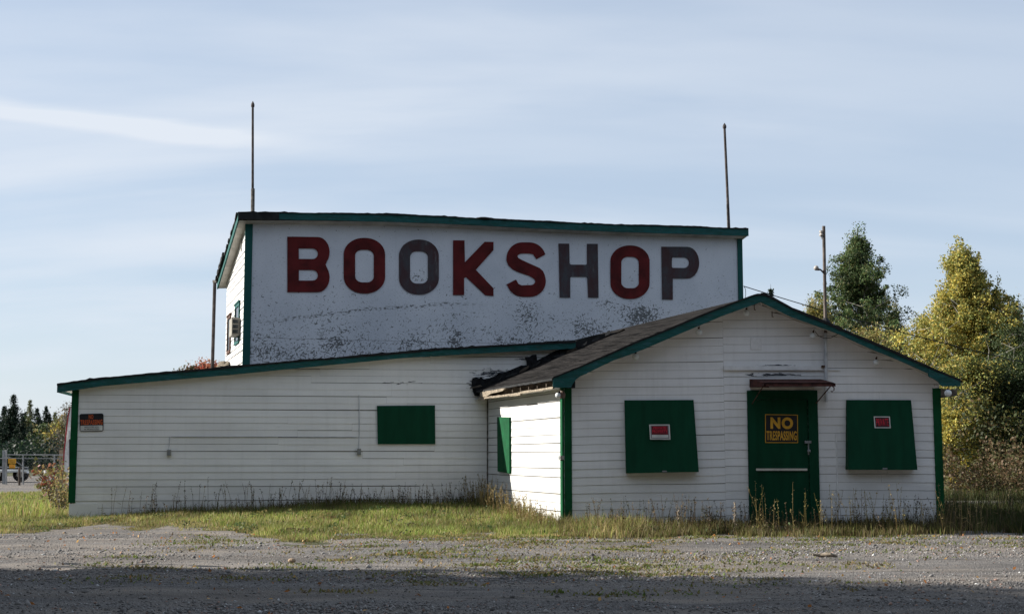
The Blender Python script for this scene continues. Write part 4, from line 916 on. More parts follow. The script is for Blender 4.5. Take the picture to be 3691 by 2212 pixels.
# far left: spruces and others
SP = [(-25, 1440, 130, 3.1, 'spruce', 'dark spruce cut by the left edge of the photo'), (52, 1415, 128, 3.2, 'spruce', 'tallest dark spruce at the far left'), (20, 1458, 132, 2.4, 'spruce', 'dark spruce left of the tallest one'),
      (85, 1483, 126, 2.1, 'spruce', 'slim dark spruce right of the tallest one'), (138, 1465, 124, 2.5, 'spruce', 'broad dark spruce in front of the pale larch'), (169, 1458, 140, 2.0, 'spruce', 'slender spruce with a thin top left of the low spruces'),
      (183, 1484, 142, 1.7, 'spruce', 'narrow low spruce beside the slender one'), (203, 1480, 145, 2.1, 'larch', 'greyish spruce nearest the yellow tree')]
for i, (px, py, Y, r_, pal, lab) in enumerate(SP): spruce(gp(px, Y), Hof(py, Y), r_, lab, 40+i, pal, group='spruces beyond the gravel lot', dens=1.1)
for px, py, Y, lab in ((-6, 1470, 149, 'dim spruce almost cut off at the left edge'), (98, 1478, 147, 'dim spruce in front of the pale larch'), (66, 1500, 150, 'dim spruce filling the gap right of the tallest'), (118, 1512, 152, 'dim low spruce behind the broad dark one'), (36, 1490, 150, 'dim spruce between the two left dark ones'), (152, 1520, 150, 'dim low spruce behind the slender ones')): spruce(gp(px, Y), Hof(py, Y), 2.6, lab, abs(px)+7, 'spruce', group='spruces beyond the gravel lot')
spruce(gp(111, 138), Hof(1436, 138), 1.9, 'pale green larch behind the dark spruces', 55, 'larch', 'larch_tree', mat='leaf', dens=.9)
Y = 120; tree('aspen_tree', gp(234, Y), Hof(1502, Y), 1.1, 'olive', 'yellowing aspen against the left corner of the wing', seed=60, nb=40, leaves=6000, ls=.13, crown0=.05, pal2='yellow', shape='round', sub_r=.35)
Y = 122; tree('aspen_tree', gp(186, Y), Hof(1545, Y), 1.8, 'dark', 'short dull green tree below the slender spruces', seed=61, nb=40, leaves=5000, ls=.13, crown0=.0, shape='round', sub_r=.35, pal2='olive')
Y = 100; tree('aspen_tree', gp(246, Y), Hof(1448, Y), 1.2, 'rusty', 'nearly bare tree under the left eave of the wing', seed=62, nb=36, leaves=900, ls=.07, crown0=.2, shape='round', sub_r=.3, trunk=.12)
# brush: uncountable, one mass each
def brush(name, regions, pal, label, seed, n, ls, hmin=0.):
    rx = np.random.default_rng(seed); C = []
    for (x0, x1, y0, y1, h) in regions:
        k = n//len(regions); x = rx.uniform(x0, x1, k); y = rx.uniform(y0, y1, k); hh = h*(.35+.95*vnoise(x, y, 1.6/ max(1, h*.5), seed)); z = hh*rx.random(k)**.7; C.append(np.stack([x, y, z+hmin], 1))
    C = np.concatenate(C); col = pick(pal, len(C), rx)*(.75+.5*vnoise(C[:, 0], C[:, 1], 1.2, seed+1))[:, None]
    Vv, Qv, cc = leaf_quads(C, ls, col, rx); o = raw(name, Vv, [Qv], [cc], M['leaf'], origin=(C[0, 0], C[0, 1], 0)); return tag(o, label, 'brush', kind='stuff')
brush('undergrowth', [(-62, -28, 110, 120, 2.4), (-55, -36, 95, 104, 1.6)], 'spruce', 'low green brush under the far left spruces', 70, 26000, .16)
brush('undergrowth', [(11.5, 20, 38, 41, 1.5), (13.5, 22, 36.5, 39, 1.0)], 'rusty', 'brown weeds and shrubs in front of the right trees', 71, 22000, .045)
brush('undergrowth', [(12, 24, 41, 46, 2.4), (15.2, 20, 38.5, 41, 2.0)], 'brush', 'green bushes at the foot of the right trees', 72, 24000, .06)
brush('far_woods', [(-30, 90, 175, 200, 7), (80, 300, 160, 220, 9), (-300, -84, 150, 200, 7)], 'dark', 'far dark woods on the horizon behind the building', 73, 30000, .6)
brush('sky_block_woods', [(-34, 34, -13, -7, 17), (-34, 34, -9, -6, 11), (16, 34, -8, 4, 13), (-34, -12, -8, 6, 14)], 'dark', 'unseen dark woods added behind and beside the viewer to block sky light', 74, 90000, .4)  # unseen woods added to cut sky light on walls and foreground
# trees off to the left whose shade crosses the gravel
CAST = [(-10.6, 13.3, 5.0, 2.0, .18), (-11.5, 11.0, 6.5, 2.3, .15), (-14.5, 13.2, 9.2, 2.3, .42), (-13.5, 10.0, 9.5, 2.6, .3), (-19.0, 14.3, 13.5, 2.5, .48), (-18.5, 11.6, 13.0, 2.7, .35), (-22.5, 13.0, 16.0, 2.6, .5), (-12.5, 7.5, 8.5, 2.6, .2), (-17.0, 8.3, 12.5, 2.8, .3), (-25.0, 15.6, 16.5, 2.2, .62), (-9.0, 9.0, 4.5, 2.0, .15), (-22, 10.2, 15.5, 2.7, .45)]
for i, (x, y, H, r_, c0) in enumerate(CAST):
    tree('roadside_tree', (x, y, 0), H, r_, 'dark', 'leafy tree just outside the left edge that shades the foreground gravel', group='shade trees left of the photo', seed=80+i, nb=54, leaves=9000, ls=.16, crown0=c0, shape='round', sub_r=.42)
# ------------------------------------------------------------------ shrubs near the corner
t = empty('red_leaved_shrub', gp(215, 31), 'shrub with red and orange leaves by the left corner of the wing', 'shrub')
rx = np.random.default_rng(5); m = MB(); C = []; 
for i in range(26):
    b = gp(205+rx.uniform(-8, 40), 31+rx.uniform(-.5, .6)); e = at(rx.uniform(112, 235), rx.uniform(1664, 1740), 31+rx.uniform(-.6, .6)); md = (b+e)/2+Vector((0, 0, .15)); m.tube([b, md, e], [.012, .008, .004], 4)
    for f in np.linspace(.35, 1, 9): C.append(list((b*(1-f)+e*f)+Vector(rx.normal(0, .06, 3))))
m.build('stems', M['darkbark'], t); C = np.array(C)+rx.normal(0, .05, (len(C), 3)); C = np.repeat(C, 2, 0)+rx.normal(0, .04, (len(C)*2, 3)); col = pick('red', len(C), rx)*.42; k = rx.random(len(C)) < .6; col[k] = pick('olive', k.sum(), rx)*.7
Vv, Qv, cc = leaf_quads(C, .055, col, rx); raw('foliage', Vv, [Qv], [cc], M['leaf'], t)
t = empty('yellow_green_shrub', gp(238, 26.5), 'yellow green leafy shrub against the left end of the wing', 'shrub')
m = MB(); C = []
for i in range(40):
    b = gp(rx.uniform(215, 250), 26.5+rx.uniform(-.4, .6)); e = at(rx.uniform(200, 250), rx.uniform(1690, 1800), 26.5+rx.uniform(-.5, .6)); m.tube([b, e], [.008, .003], 4)
    for f in np.linspace(.15, 1, 9): C.append(list((b*(1-f)+e*f)+Vector(rx.normal(0, .05, 3))))
m.build('stems', M['darkbark'], t); C = np.repeat(np.array(C), 3, 0)+rx.normal(0, .05, (len(C)*3, 3)); Vv, Qv, cc = leaf_quads(C, .026, pick('olive', len(C), rx)*.8, rx); raw('foliage', Vv, [Qv], [cc], M['leaf'], t)
# ------------------------------------------------------------------ grass
def blades(name, x, y, h, w, cols, label, seed, bend=.35, cat='grass', zoff=None):
    rx = np.random.default_rng(seed); n = len(x); z = gh(x, y)-.01 if zoff is None else zoff
    b = np.stack([x, y, z], 1); az = rx.uniform(0, 2*math.pi, n); d = np.stack([np.cos(az), np.sin(az), 0*az], 1); sd = np.stack([-np.sin(az), np.cos(az), 0*az], 1)
    az2 = rx.uniform(0, 2*math.pi, n); sd = np.stack([np.cos(az2), np.sin(az2), 0*az], 1)
    bd = rx.uniform(0, bend, n)[:, None]*h[:, None]; up = np.array([0, 0, 1.])[None]
    mid = b+d*bd*.35+up*(h*.55)[:, None]; tip = b+d*bd+up*h[:, None]; W = w[:, None]*.5
    Vv = np.stack([b-sd*W, b+sd*W, mid+sd*W*.75, mid-sd*W*.75, tip], 1).reshape(-1, 3); i = np.arange(n)*5
    q = np.stack([i, i+1, i+2, i+3], 1); tr = np.stack([i+3, i+2, i+4], 1)
    o = raw(name, Vv, [q, tr], [cols, cols], M['grass'], origin=(float(x.mean()), float(y.mean()), 0)); return tag(o, label, cat, kind='stuff')
GREEN = np.array([(.19, .29, .05), (.25, .34, .07), (.15, .23, .045), (.32, .37, .09)])*.78; STRAW = np.array([(.46, .37, .18), (.38, .29, .13), (.32, .27, .10), (.25, .18, .10)])*.78
OLIVE = np.array([(.31, .32, .085), (.25, .26, .07), (.40, .36, .13)])*.78
def mixcol(n, rx, wts):  # weights green, olive, straw arrays
    pal = np.concatenate([GREEN, OLIVE, STRAW]); g, o_, s_ = wts; r_ = rx.random(n)*(g+o_+s_)
    idx = np.where(r_ < g, rx.integers(0, 4, n), np.where(r_ < g+o_, 4+rx.integers(0, 3, n), 7+rx.integers(0, 4, n)))
    return pal[idx]*rx.uniform(.8, 1.2, (n, 1))
def sd_of(pl, x, y): return (x-pl.o.x)*pl.n.x+(y-pl.o.y)*pl.n.y, (x-pl.o.x)*pl.t.x+(y-pl.o.y)*pl.t.y
rx = np.random.default_rng(77)
# lawn in front of the wing
n = 230000; x = rx.uniform(-13, 2.0, n); y = rx.uniform(18.5, 26.5, n)
dw, sw = sd_of(WF, x, y); da, sa_ = sd_of(AS, x, y); g = grassy(x, y)
front = np.where(sw > 0, dw > .03, True) & ((da > .03) | (y < 21.45))
k = (rx.random(n) < g*(.35+.75*vnoise(x, y, 2.2, 30))) & front; k &= ~((x > .9) & (y > 21.3)); x, y, dw, sw, da = x[k], y[k], dw[k], sw[k], da[k]
n = len(x); edge = np.clip(grassy(x, y-.6), 0, 1); near = np.exp(-np.clip(dw, 0, 9)/.25)*(sw > -.5); nearA = np.exp(-np.clip(da, 0, 9)/.35)
h = (.03+.07*rx.random(n)+.06*vnoise(x, y, 1.3, 31)**1.5)*(.45+.55*edge)+near*.16*rx.random(n)+nearA*.22*rx.random(n)
pat = vnoise(x, y, .8, 32); strawy = np.clip(nearA*1.6+(1-edge)*.8+.45*(pat > .62), 0, 2.)
lf = np.clip((-1.5-x)/5, 0, 1); col = mixcol(n, rx, (np.full(n, 1.0)*(1.2-.8*(1-edge))*(1-.5*lf), .9, .30+strawy*1.3+.35*lf))
dk = np.clip(1.25-dw/.75, 0, 1)*np.clip((sw-1.2)/3, 0, 1)*(da > .3); h = h+dk*.10*rx.random(n); tv = ((.35+.85*vnoise(x, y*.7, 2.2, 37)+.35*vnoise(x, y, 6, 38))*(1-.66*dk))[:, None]; blades('lawn_grass', x, y, h, rx.uniform(.006, .014, n), col*tv, 'green grass between the gravel and the wing', 1, .7)  # darker towards the wing wall: its shade put into the colour, plus darker weeds
# dry grass in front of the gable wall
n = 60000; x = rx.uniform(.7, 7.6, n); y = rx.uniform(18.8, 21.46, n); g = grassy(x, y); doorx = np.exp(-((x-4.15)/.55)**2)
k = rx.random(n) < g*(.85-.72*doorx*(y < 21.0))*(.4+.6*vnoise(x, y, 2.5, 33)); x, y = x[k], y[k]; n = len(x); dd = 21.5-y
h = .07+.17*rx.random(n)*np.exp(-((dd-.4)/.7)**2)+.14*rx.random(n)*vnoise(x, y, 1.5, 34)
left = np.clip((4-x)/2.5, 0, 1); col = mixcol(n, rx, (.35, .9, 1.8))*.78*(.25+.75*np.maximum(left, .9*vnoise(x, y, 2.3, 47)**1.2))[:, None]*(.5+.8*vnoise(x, y, 5, 48))[:, None]  # straw colour lowered right of the door to stand for the shade there
blades('dry_grass', x, y, h, rx.uniform(.006, .014, n), col, 'straw coloured grass along the foot of the gable wall', 2, .5)
# right-hand rough grass
n = 90000; x = rx.uniform(7.0, 18, n); y = rx.uniform(19.4, 37, n); g = grassy(x, y); k = (rx.random(n) < g) & (x < 8+.42*y) & (x > 6.95-.31*(y-21.5)); x, y = x[k], y[k]; n = len(x)
h = .12+.30*rx.random(n)*vnoise(x, y, .9, 35)+.12*ss((y-22)/6)*rx.random(n)
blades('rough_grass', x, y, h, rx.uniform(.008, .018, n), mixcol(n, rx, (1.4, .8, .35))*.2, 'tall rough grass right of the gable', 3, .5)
# left rear
n = 90000; x = rx.uniform(-26, -7.6, n); y = rx.uniform(24.8, 62, n); g = grassy(x, y); k = (rx.random(n) < g) & (x > -.42*y-1.5); x, y = x[k], y[k]; n = len(x)
h = .06+.14*rx.random(n)*vnoise(x, y, .7, 36)+.25*np.exp(-((x+9.0)/1.3)**2)*rx.random(n)*(y < 30)
blades('rough_grass', x, y, h, rx.uniform(.012, .03, n), mixcol(n, rx, (1.0, 1.3, .7)), 'rough grass between the wing and the gravel lot', 4, .5)
C = []; cc_ = []
for i in range(150):
    if i < 95: X0, Y0 = rx.uniform(-8, 1.5), rx.uniform(19.5, 24.8)
    else: X0, Y0 = rx.uniform(.9, 7.4), rx.uniform(19.9, 21.2)
    if grassy(X0, Y0) < .6: continue
    k = int(rx.integers(14, 60)); q_ = rx.uniform(.04, .13); hh = rx.uniform(.04, .14); C.append(np.stack([X0+rx.normal(0, q_, k), Y0+rx.normal(0, q_, k), gh(X0, Y0)+.01+hh*rx.random(k)], 1)); cc_.append(pick(['dark', 'olive', 'rusty', 'poplar'][i % 4], k, rx))
C = np.concatenate(C); Vv, Qv, cc = leaf_quads(C, .02, np.concatenate(cc_), rx); tag(raw('broadleaf_weeds', Vv, [Qv], [cc], M['leaf'], origin=(0, 21, 0)), 'low broad leaved weeds and dead leaves tangled in the grass', 'weeds', kind='stuff')
# weed tufts scattered in the gravel
tx, ty, th_, tc = [], [], [], []
cand = 900; cx_ = rx.uniform(-4.6, 7.2, cand); cy_ = rx.uniform(11.5, 20.3, cand)
wt = np.exp(-((cx_-.3)/2.6)**2)*.8+.28*(cy_ > 17.5)+.04+.35*np.exp(-((cy_-18.6)/.8)**2); wt *= np.where(cy_ < 13.2, .35, 1)
for X0, Y0 in zip(cx_[rx.random(cand) < wt*.62], cy_[rx.random(cand) < wt*.62] if False else cy_[:0]): pass
sel = rx.random(cand) < wt*.62
for X0, Y0 in zip(cx_[sel], cy_[sel]):
    k = int(rx.integers(25, 150)); rr_ = rx.uniform(.06, .26); tx.append(X0+rx.normal(0, rr_*1.5, k)); ty.append(Y0+rx.normal(0, rr_*.8, k)); th_.append(rx.uniform(.01, .045, k)); kk = rx.random()
    tc.append(mixcol(k, rx, (1.0 if kk < .6 else .2, .7, 1.6 if kk > .5 else .5))*(.6 if kk < .55 else .7))
x = np.concatenate(tx); y = np.concatenate(ty); h = np.concatenate(th_); col = np.concatenate(tc)
blades('gravel_weeds', x, y, h, rx.uniform(.012, .03, len(x)), col, 'small weed tufts scattered over the gravel', 5, 1.6)
# tall stalks with seed heads along the walls
def stalks(name, x, y, h, cols, label, seed):
    rx = np.random.default_rng(seed); n = len(x); z = gh(x, y); b = np.stack([x, y, z], 1); az = rx.uniform(0, 2*math.pi, n); ln = (rx.uniform(.02, .28, n)*h)[:, None]*np.stack([np.cos(az), np.sin(az)*.6, 0*az], 1)
    up = np.array([0, 0, 1.])[None]; mid = b+ln*.35+up*(h*.55)[:, None]; tip = b+ln+up*h[:, None]; V_ = []; F_ = []; c_ = []; w = .0026
    for a in (np.array([1, 0, 0.]), np.array([0, 1, 0.])):
        Vv = np.stack([b-a*w, b+a*w, mid+a*w, mid-a*w, tip+a*w*.6, tip-a*w*.6], 1).reshape(-1, 3); i = np.arange(n)*6+sum(len(q) for q in V_); V_.append(Vv); F_ += [np.stack([i, i+1, i+2, i+3], 1), np.stack([i+3, i+2, i+4, i+5], 1)]; c_ += [cols, cols]
    hd = 7; f = rx.uniform(.62, 1.02, (n, hd)); P_ = (mid[:, None]*(1-(f[..., None]-.55)/.45)+tip[:, None]*((f[..., None]-.55)/.45)).reshape(-1, 3)+rx.normal(0, .011, (n*hd, 3))
    Vl, Ql, cl = leaf_quads(P_, .013, np.repeat(cols*.9, hd, 0), rx); F_.append(Ql+sum(len(q) for q in V_)); V_.append(Vl); c_.append(cl)
    # a few long side leaves
    L_ = b+up*(h*rx.uniform(.15, .5, n))[:, None]; aa = rx.uniform(0, 6.28, n); e = L_+np.stack([np.cos(aa)*.09, np.sin(aa)*.05, rx.uniform(.0, .09, n)], 1); s_ = np.array([0, 0, .005])[None]
    i = np.arange(n)*3+sum(len(q) for q in V_); V_.append(np.stack([L_-s_, L_+s_, e], 1).reshape(-1, 3)); F_.append(np.stack([i, i+1, i+2], 1)); c_.append(cols)
    o = raw(name, np.concatenate(V_), F_, c_, M['grass'], origin=(float(x.mean()), float(y.mean()), 0)); return tag(o, label, 'weeds', kind='stuff')
DRY = np.array([(.10, .075, .045), (.16, .12, .07), (.07, .055, .035), (.24, .18, .10), (.09, .09, .035)])
n = 560; s_ = rx.uniform(.4, WF.L, n); s_ = s_[rx.random(n) < (.15+.55*np.clip(s_/4, 0, 1))*(.3+1.2*vnoise(s_, s_*0, 1.7, 44))]; n = len(s_); o_ = rx.uniform(.1, .7, n); x = WF.o.x+WF.t.x*s_+WF.n.x*o_; y = WF.o.y+WF.t.y*s_+WF.n.y*o_
stalks('tall_weeds', x, y, rx.uniform(.15, .62, n)*(.6+.6*vnoise(x, y, 1.2, 40)), DRY[rx.integers(0, 5, n)], 'thin dark weed stalks against the wing wall', 6)
n = 620; x = rx.uniform(1.0, 7.3, n); k = rx.random(n) < .15+1.0*vnoise(x, x*0, 1.6, 45)**1.3; x = x[k]; n = len(x); y = rx.uniform(20.4, 21.4, n); stalks('tall_weeds', x, y, rx.uniform(.15, .6, n)*(.5+.7*vnoise(x, y, 1.1, 41)), DRY[rx.integers(0, 5, n)], 'thin dry weed stalks against the gable wall', 7)
n = 90; x = rx.uniform(3.6, 7.0, n); y = rx.uniform(20.2, 20.8, n); stalks('tall_weeds', x, y, rx.uniform(.3, .78, n), STRAW[rx.integers(0, 4, n)]*1.1, 'tall pale straw stalks in front of the door and right shutter', 8)
n = 300; s_ = rx.uniform(0, AS.L, n); o_ = rx.uniform(.05, .5, n); x = AS.o.x+AS.t.x*s_+AS.n.x*o_; y = AS.o.y+AS.t.y*s_+AS.n.y*o_
stalks('tall_weeds', x, y, rx.uniform(.15, .5, n)*(1.25-.6*s_/AS.L), STRAW[rx.integers(0, 4, n)], 'dry straw weeds along the sunlit side wall', 9)
n = 160; x = rx.uniform(7.2, 12, n); y = rx.uniform(20.2, 26, n); stalks('tall_weeds', x, y, rx.uniform(.3, .8, n), DRY[rx.integers(0, 5, n)], 'dark weed stalks in the shade right of the gable', 10)
for px, hh, lab in ((2640, .48, 'pale mullein stalk left of the door'), (2440, .4, 'short pale stalk below the left shutter')):
    b = gp(px, 20.7); m = MB(); m.tube([b, b+Vector((.01, 0, hh))], [.008, .004], 5)
    rd = random.Random(px)
    for i in range(26): p = b+Vector((rd.uniform(-.025, .025), rd.uniform(-.02, .02), hh*(.25+.72*i/26))); m.sphere(p, .012, n=4)
    tag(m.build('weed_stalk', M['oldwood'], origin=b), lab, 'weed')
# ------------------------------------------------------------------ gravel stones and fallen leaves
n = 125000; r1 = rx.random(n); y = 8.6+12.2*r1**1.25; x = rx.uniform(-1, 1, n)*(y*.392+.3); g = grassy(x, y)
k = rx.random(n) > g*.93; patch = vnoise(x, y*2.2, .6, 50); trk = vnoise(x*.12, y*1.4, 1.0, 54); k &= rx.random(n) < (.25+.85*patch)*np.clip(1.5-1.6*trk, .15, 1); x, y = x[k], y[k]; n = len(x)
sz_ = (.004+.010*rx.random(n)**2.2)*(.6+.9*vnoise(x, y*1.6, .7, 53))+(rx.random(n) < .006)*rx.uniform(.008, .022, n)*(1+.5*(vnoise(x, y, .9, 51) > .6)); z = gh(x, y)+sz_*.15
oct_ = np.array([(1, 0, 0), (0, 1, 0), (-1, 0, 0), (0, -1, 0), (0, 0, .75), (0, 0, -.6)], float); az = rx.uniform(0, 6.28, n); ca, sa2 = np.cos(az), np.sin(az)
sc = sz_[:, None, None]*rx.uniform(.6, 1.4, (n, 1, 3)); P_ = oct_[None]*sc+rx.normal(0, .12, (n, 6, 3))*sz_[:, None, None]
Px = P_[..., 0]*ca[:, None]-P_[..., 1]*sa2[:, None]; Py = P_[..., 0]*sa2[:, None]+P_[..., 1]*ca[:, None]
Vv = np.stack([Px+x[:, None], Py+y[:, None], P_[..., 2]+z[:, None]], -1).reshape(-1, 3)
tri = np.array([(0, 1, 4), (1, 2, 4), (2, 3, 4), (3, 0, 4), (1, 0, 5), (2, 1, 5), (3, 2, 5), (0, 3, 5)]); T = (np.arange(n)[:, None, None]*6+tri[None]).reshape(-1, 3)
base = rx.uniform(.08, .28, n)[:, None]*np.array([1.0, .95, .91]); pk = rx.random(n); base[pk > .93] *= np.array([1.3, .9, .75]); base[pk < .025] = .45
gs = raw('gravel', Vv, [T], [np.repeat(base, 8, 0)], M['stone'], origin=(0, 14, 0)); tag(gs, 'loose grey gravel stones over the forecourt', 'gravel', kind='stuff')
n = 700; y = rx.uniform(9, 21, n); x = rx.uniform(-1, 1, n)*y*.39; k = rx.random(n) < .35+.6*(y > 16); x, y = x[k], y[k]; n = len(x); C = np.stack([x, y, gh(x, y)+.018], 1); d = rx.normal(size=(n, 3))*np.array([1, 1, .25]); 
Vv, Qv, cc = leaf_quads(C, .022, np.array([(.42, .17, .05), (.30, .14, .06), (.50, .30, .10)])[rx.integers(0, 3, n)], rx); Vv[:, 2] = np.maximum(Vv[:, 2], .012)
tag(raw('fallen_leaves', Vv, [Qv], [cc], M['leaf'], origin=(0, 14, 0)), 'orange and brown fallen leaves on the gravel', 'leaves', kind='stuff')
for px, py, s_, lab in ((1200+2197/2.064, 1700+655/2.064, .05, 'x'),): pass
Yp = F*CAMH/(2018-HOR)
m = MB(); p = gp(1063, Yp, .02); m.sphere(p, .045, 1, .6, n=9); tag(m.build('pale_stone', M['tan'], origin=p, smooth=True), 'largest pale stone lying on the gravel left of centre', 'stone')
Yp = F*CAMH/(2003-HOR); m = MB(); p = gp(2958, Yp, .03); m.tube([p+Vector((-.14, 0, .01)), p+Vector((-.05, .02, 0)), p+Vector((.06, -.01, .01)), p+Vector((.14, 0, -.01))], [.01, .022, .026, .012], 7); tag(m.build('brown_stick', M['oldwood'], origin=p), 'short broken brown stick on the gravel below the door', 'stick')
# ------------------------------------------------------------------ far left lot: fence, gate, trailer, shed
Yf = 55.0
def vpost(m, px, py0, py1, Y, r, n=8): m.tube([at(px, py0, Y), at(px, py1, Y)], r, n)
t = empty('chain_link_fence', gp(150, Yf), 'galvanised chain link fence along the gravel lot', 'fence')
for px, y0, y1 in ((83, 1745, 1637), (196, 1745, 1640)):
    m = MB(); vpost(m, px, y0, y1, Yf, .035); m.build('post', M['galv'], t)
m = MB(); m.tube([at(24, 1638, Yf), at(330, 1639, Yf)], .022, 6); m.build('top_rail', M['galv'], t)
m = MB(); m.tube([at(24, 1651, Yf), at(330, 1652, Yf)], .015, 6); m.build('middle_rail', M['galv'], t)
m = MB(); a = at(26, 1741, Yf); b = at(330, 1741, Yf); H_ = 1.1; L_ = b.x-a.x; k = int(L_/.13)
for i in range(-9, k):
    for sgn in (1, -1):
        x0 = a.x+i*.13 if sgn > 0 else a.x+i*.13+H_; x1 = x0+H_*sgn; z0, z1 = .03, .03+H_
        lo, hi = a.x, b.x
        if min(x0, x1) < lo or max(x0, x1) > hi: continue
        m.face([(x0-.003, Yf+.01*sgn, z0), (x0+.003, Yf+.01*sgn, z0), (x1+.003, Yf+.01*sgn, z1), (x1-.003, Yf+.01*sgn, z1)])
m.build('wire_mesh', M['galv'], t)
t = empty('metal_gate', gp(20, Yf-.4), 'galvanised gate post frame with diagonal brace at the far left', 'gate')
m = MB(); m.slab([at(7.6, 1744, Yf-.4), at(17, 1744, Yf-.4), at(17, 1624, Yf-.4), at(7.6, 1622, Yf-.4)], Vector((0, -1, 0)), .1); m.build('gate_post', M['galv'], t)
m = MB(); vpost(m, 23, 1745, 1620, Yf-.4, .035); m.build('gate_post', M['galv'], t)
m = MB(); m.tube([at(30, 1644, Yf-.4), at(88, 1683, Yf-.4)], .02, 6); m.build('brace', M['galv'], t)
m = MB(); m.tube([at(-20, 1651, Yf-.4), at(23, 1651, Yf-.4)], .02, 6); m.build('rail', M['galv'], t)
for (x0, y0, x1, y1, mm, lab) in ((30, 1652, 58, 1669, 's_yellow', 'yellow notice with dark lines on the gate, upper of two'), (33, 1672, 55, 1686, 's_orange', 'orange notice on the gate, lower of two')):
    c = [at(x0, y1, Yf-.5), at(x1, y1, Yf-.5), at(x1, y0, Yf-.5), at(x0, y0, Yf-.5)]; s2 = empty('notice_sign', c[0], lab, 'sign'); plate(c, Vector((0, -1, 0)), 0, .01, 'sign_board', M['s_yellow'], s2)
    for k in range(3): plate(sub(c, .15, .2+.24*k, .85, .27+.24*k), Vector((0, -1, 0)), .01, .003, 'print_line', M['s_black' if mm == 's_yellow' else 's_orange'], s2)
m = MB(); vpost(m, 69.5, 1748, 1684, 52, .045, 6); tag(m.build('fence_post', M['darkbark'], origin=gp(69.5, 52)), 'short brown wooden post in front of the trailer', 'post')
m = MB(); vpost(m, 162.5, 1740, 1693, 54, .05, 6); tag(m.build('fence_post', M['whitebody'], origin=gp(162.5, 54)), 'short white post by the red leaved shrub', 'post')
m = MB(); m.slab([at(213, 1740, 58), at(224, 1740, 58), at(224, 1620, 58), at(213, 1622, 58)], Vector((0, -1, 0)), .15); tag(m.build('fence_post', M['tan'], origin=gp(218, 58)), 'tall tan wooden post beside the white shed', 'post')
t = empty('flatbed_trailer', gp(60, 62), 'low silver flatbed trailer parked in the gravel lot', 'trailer')
m = MB(); q = [at(-60, 1699, 62), at(103, 1699, 62), at(103, 1691, 62), at(-60, 1691, 62)]; m.slab(q, Vector((0, -1, 0)), -2.2); m.build('bed', M['alu'], t)
m = MB(); m.tube([at(-60, 1682, 62), at(100, 1684, 62)], .03, 6); [vpost(m, p, 1692, 1683, 62, .025, 6) for p in (-20, 20, 60, 100)]; m.build('side_rail', M['galv'], t)
for px in (5, 85):
    m = MB(); c = gp(px, 61.8, .34); m.tube([c, c+Vector((0, .25, 0))], .33, 16); w_ = m.build('wheel', M['tyre'], t); m = MB(); m.tube([c-Vector((0, .01, 0)), c], .15, 12); m.build('rim', M['alu'], w_)
m = MB(); q = [at(74, 1704, 61.7), at(97, 1704, 61.7), at(95, 1697, 61.7), at(76, 1697, 61.7)]; m.slab(q, Vector((0, -1, 0)), .3); m.build('mudguard', M['whitebody'], t)
Ys = 50.0; t = empty('white_shed', gp(245, Ys), 'white structure with a slanting red edge behind the left end of the wing', 'shed')
m = MB(); pts = [(228, 1700), (330, 1700), (330, 1466), (253, 1468), (246, 1500), (240, 1550), (232, 1625)]; q = [at(x, y, Ys) for x, y in pts]; k2 = [p+Vector((1.2, 3.5, 0)) for p in q]; m.face(q); m.face(k2[::-1])
for i in range(len(q)): j = (i+1) % len(q); m.face([k2[i], k2[j], q[j], q[i]])
m.build('wall', M['whitebody'], t)
m = MB(); l = [(228, 1700), (232, 1625), (240, 1550), (246, 1500), (253, 1468)]
for a, b in zip(l, l[1:]): m.slab([at(a[0]-3, a[1], Ys-.02), at(a[0]+1, a[1], Ys-.02), at(b[0]+1, b[1], Ys-.02), at(b[0]-3, b[1], Ys-.02)], Vector((0, -1, 0)), .06)
m.build('edge_trim', M['redtrim'], t)
m = MB(); m.slab([at(249, 1690, Ys-.02), at(254, 1690, Ys-.02), at(254, 1582, Ys-.02), at(249, 1582, Ys-.02)], Vector((0, -1, 0)), .03); m.build('door_slit', M['s_black'], t)
m = MB(); m.slab([at(246, 1578, Ys-.3), at(262, 1578, Ys-.3), at(262, 1548, Ys-.3), at(247, 1552, Ys-.3)], Vector((0, -1, 0)), .3); m.build('lamp_box', M['s_white'], t)
# bits of white stone near the lot
# ------------------------------------------------------------------ light
sd = Vector((1, -.18, -.55)).normalized()
L = bpy.data.lights.new('sun', 'SUN'); L.energy = 5.0; L.angle = R(.53); L.color = (1, .945, .86); so = bpy.data.objects.new('sun', L); COL.objects.link(so); so.rotation_euler = sd.to_track_quat('-Z', 'Y').to_euler(); so.location = (-30, 10, 30)
w = bpy.data.worlds.new('World'); scene.world = w; w.use_nodes = True; nt = w.node_tree; nd, ln_ = nt.nodes, nt.links
bg = nd['Background']; bg.inputs[1].default_value = .06
sky = nd.new('ShaderNodeTexSky'); sky.sky_type = 'NISHITA'; sky.sun_disc = False; sky.sun_elevation = math.asin(-sd.z); sky.sun_rotation = math.atan2(-sd.x, -sd.y); sky.altitude = 200; sky.air_density = 1.0; sky.dust_density = .6; sky.ozone_density = 1.5
tc = nd.new('ShaderNodeTexCoord'); sx = nd.new('ShaderNodeSeparateXYZ'); ln_.new(tc.outputs['Generated'], sx.inputs[0])
def wm_(op, a, b=0.):
    x = nd.new('ShaderNodeMath'); x.operation = op
    for i, v in ((0, a), (1, b)):
        if isinstance(v, (int, float)): x.inputs[i].default_value = v
        else: ln_.new(v, x.inputs[i])
    return x.outputs[0]
zc = wm_('ADD', wm_('MAXIMUM', sx.outputs[2], 0.), .22); cxn = nd.new('ShaderNodeCombineXYZ'); ln_.new(wm_('DIVIDE', sx.outputs[0], zc), cxn.inputs[0]); ln_.new(wm_('DIVIDE', sx.outputs[1], zc), cxn.inputs[1])
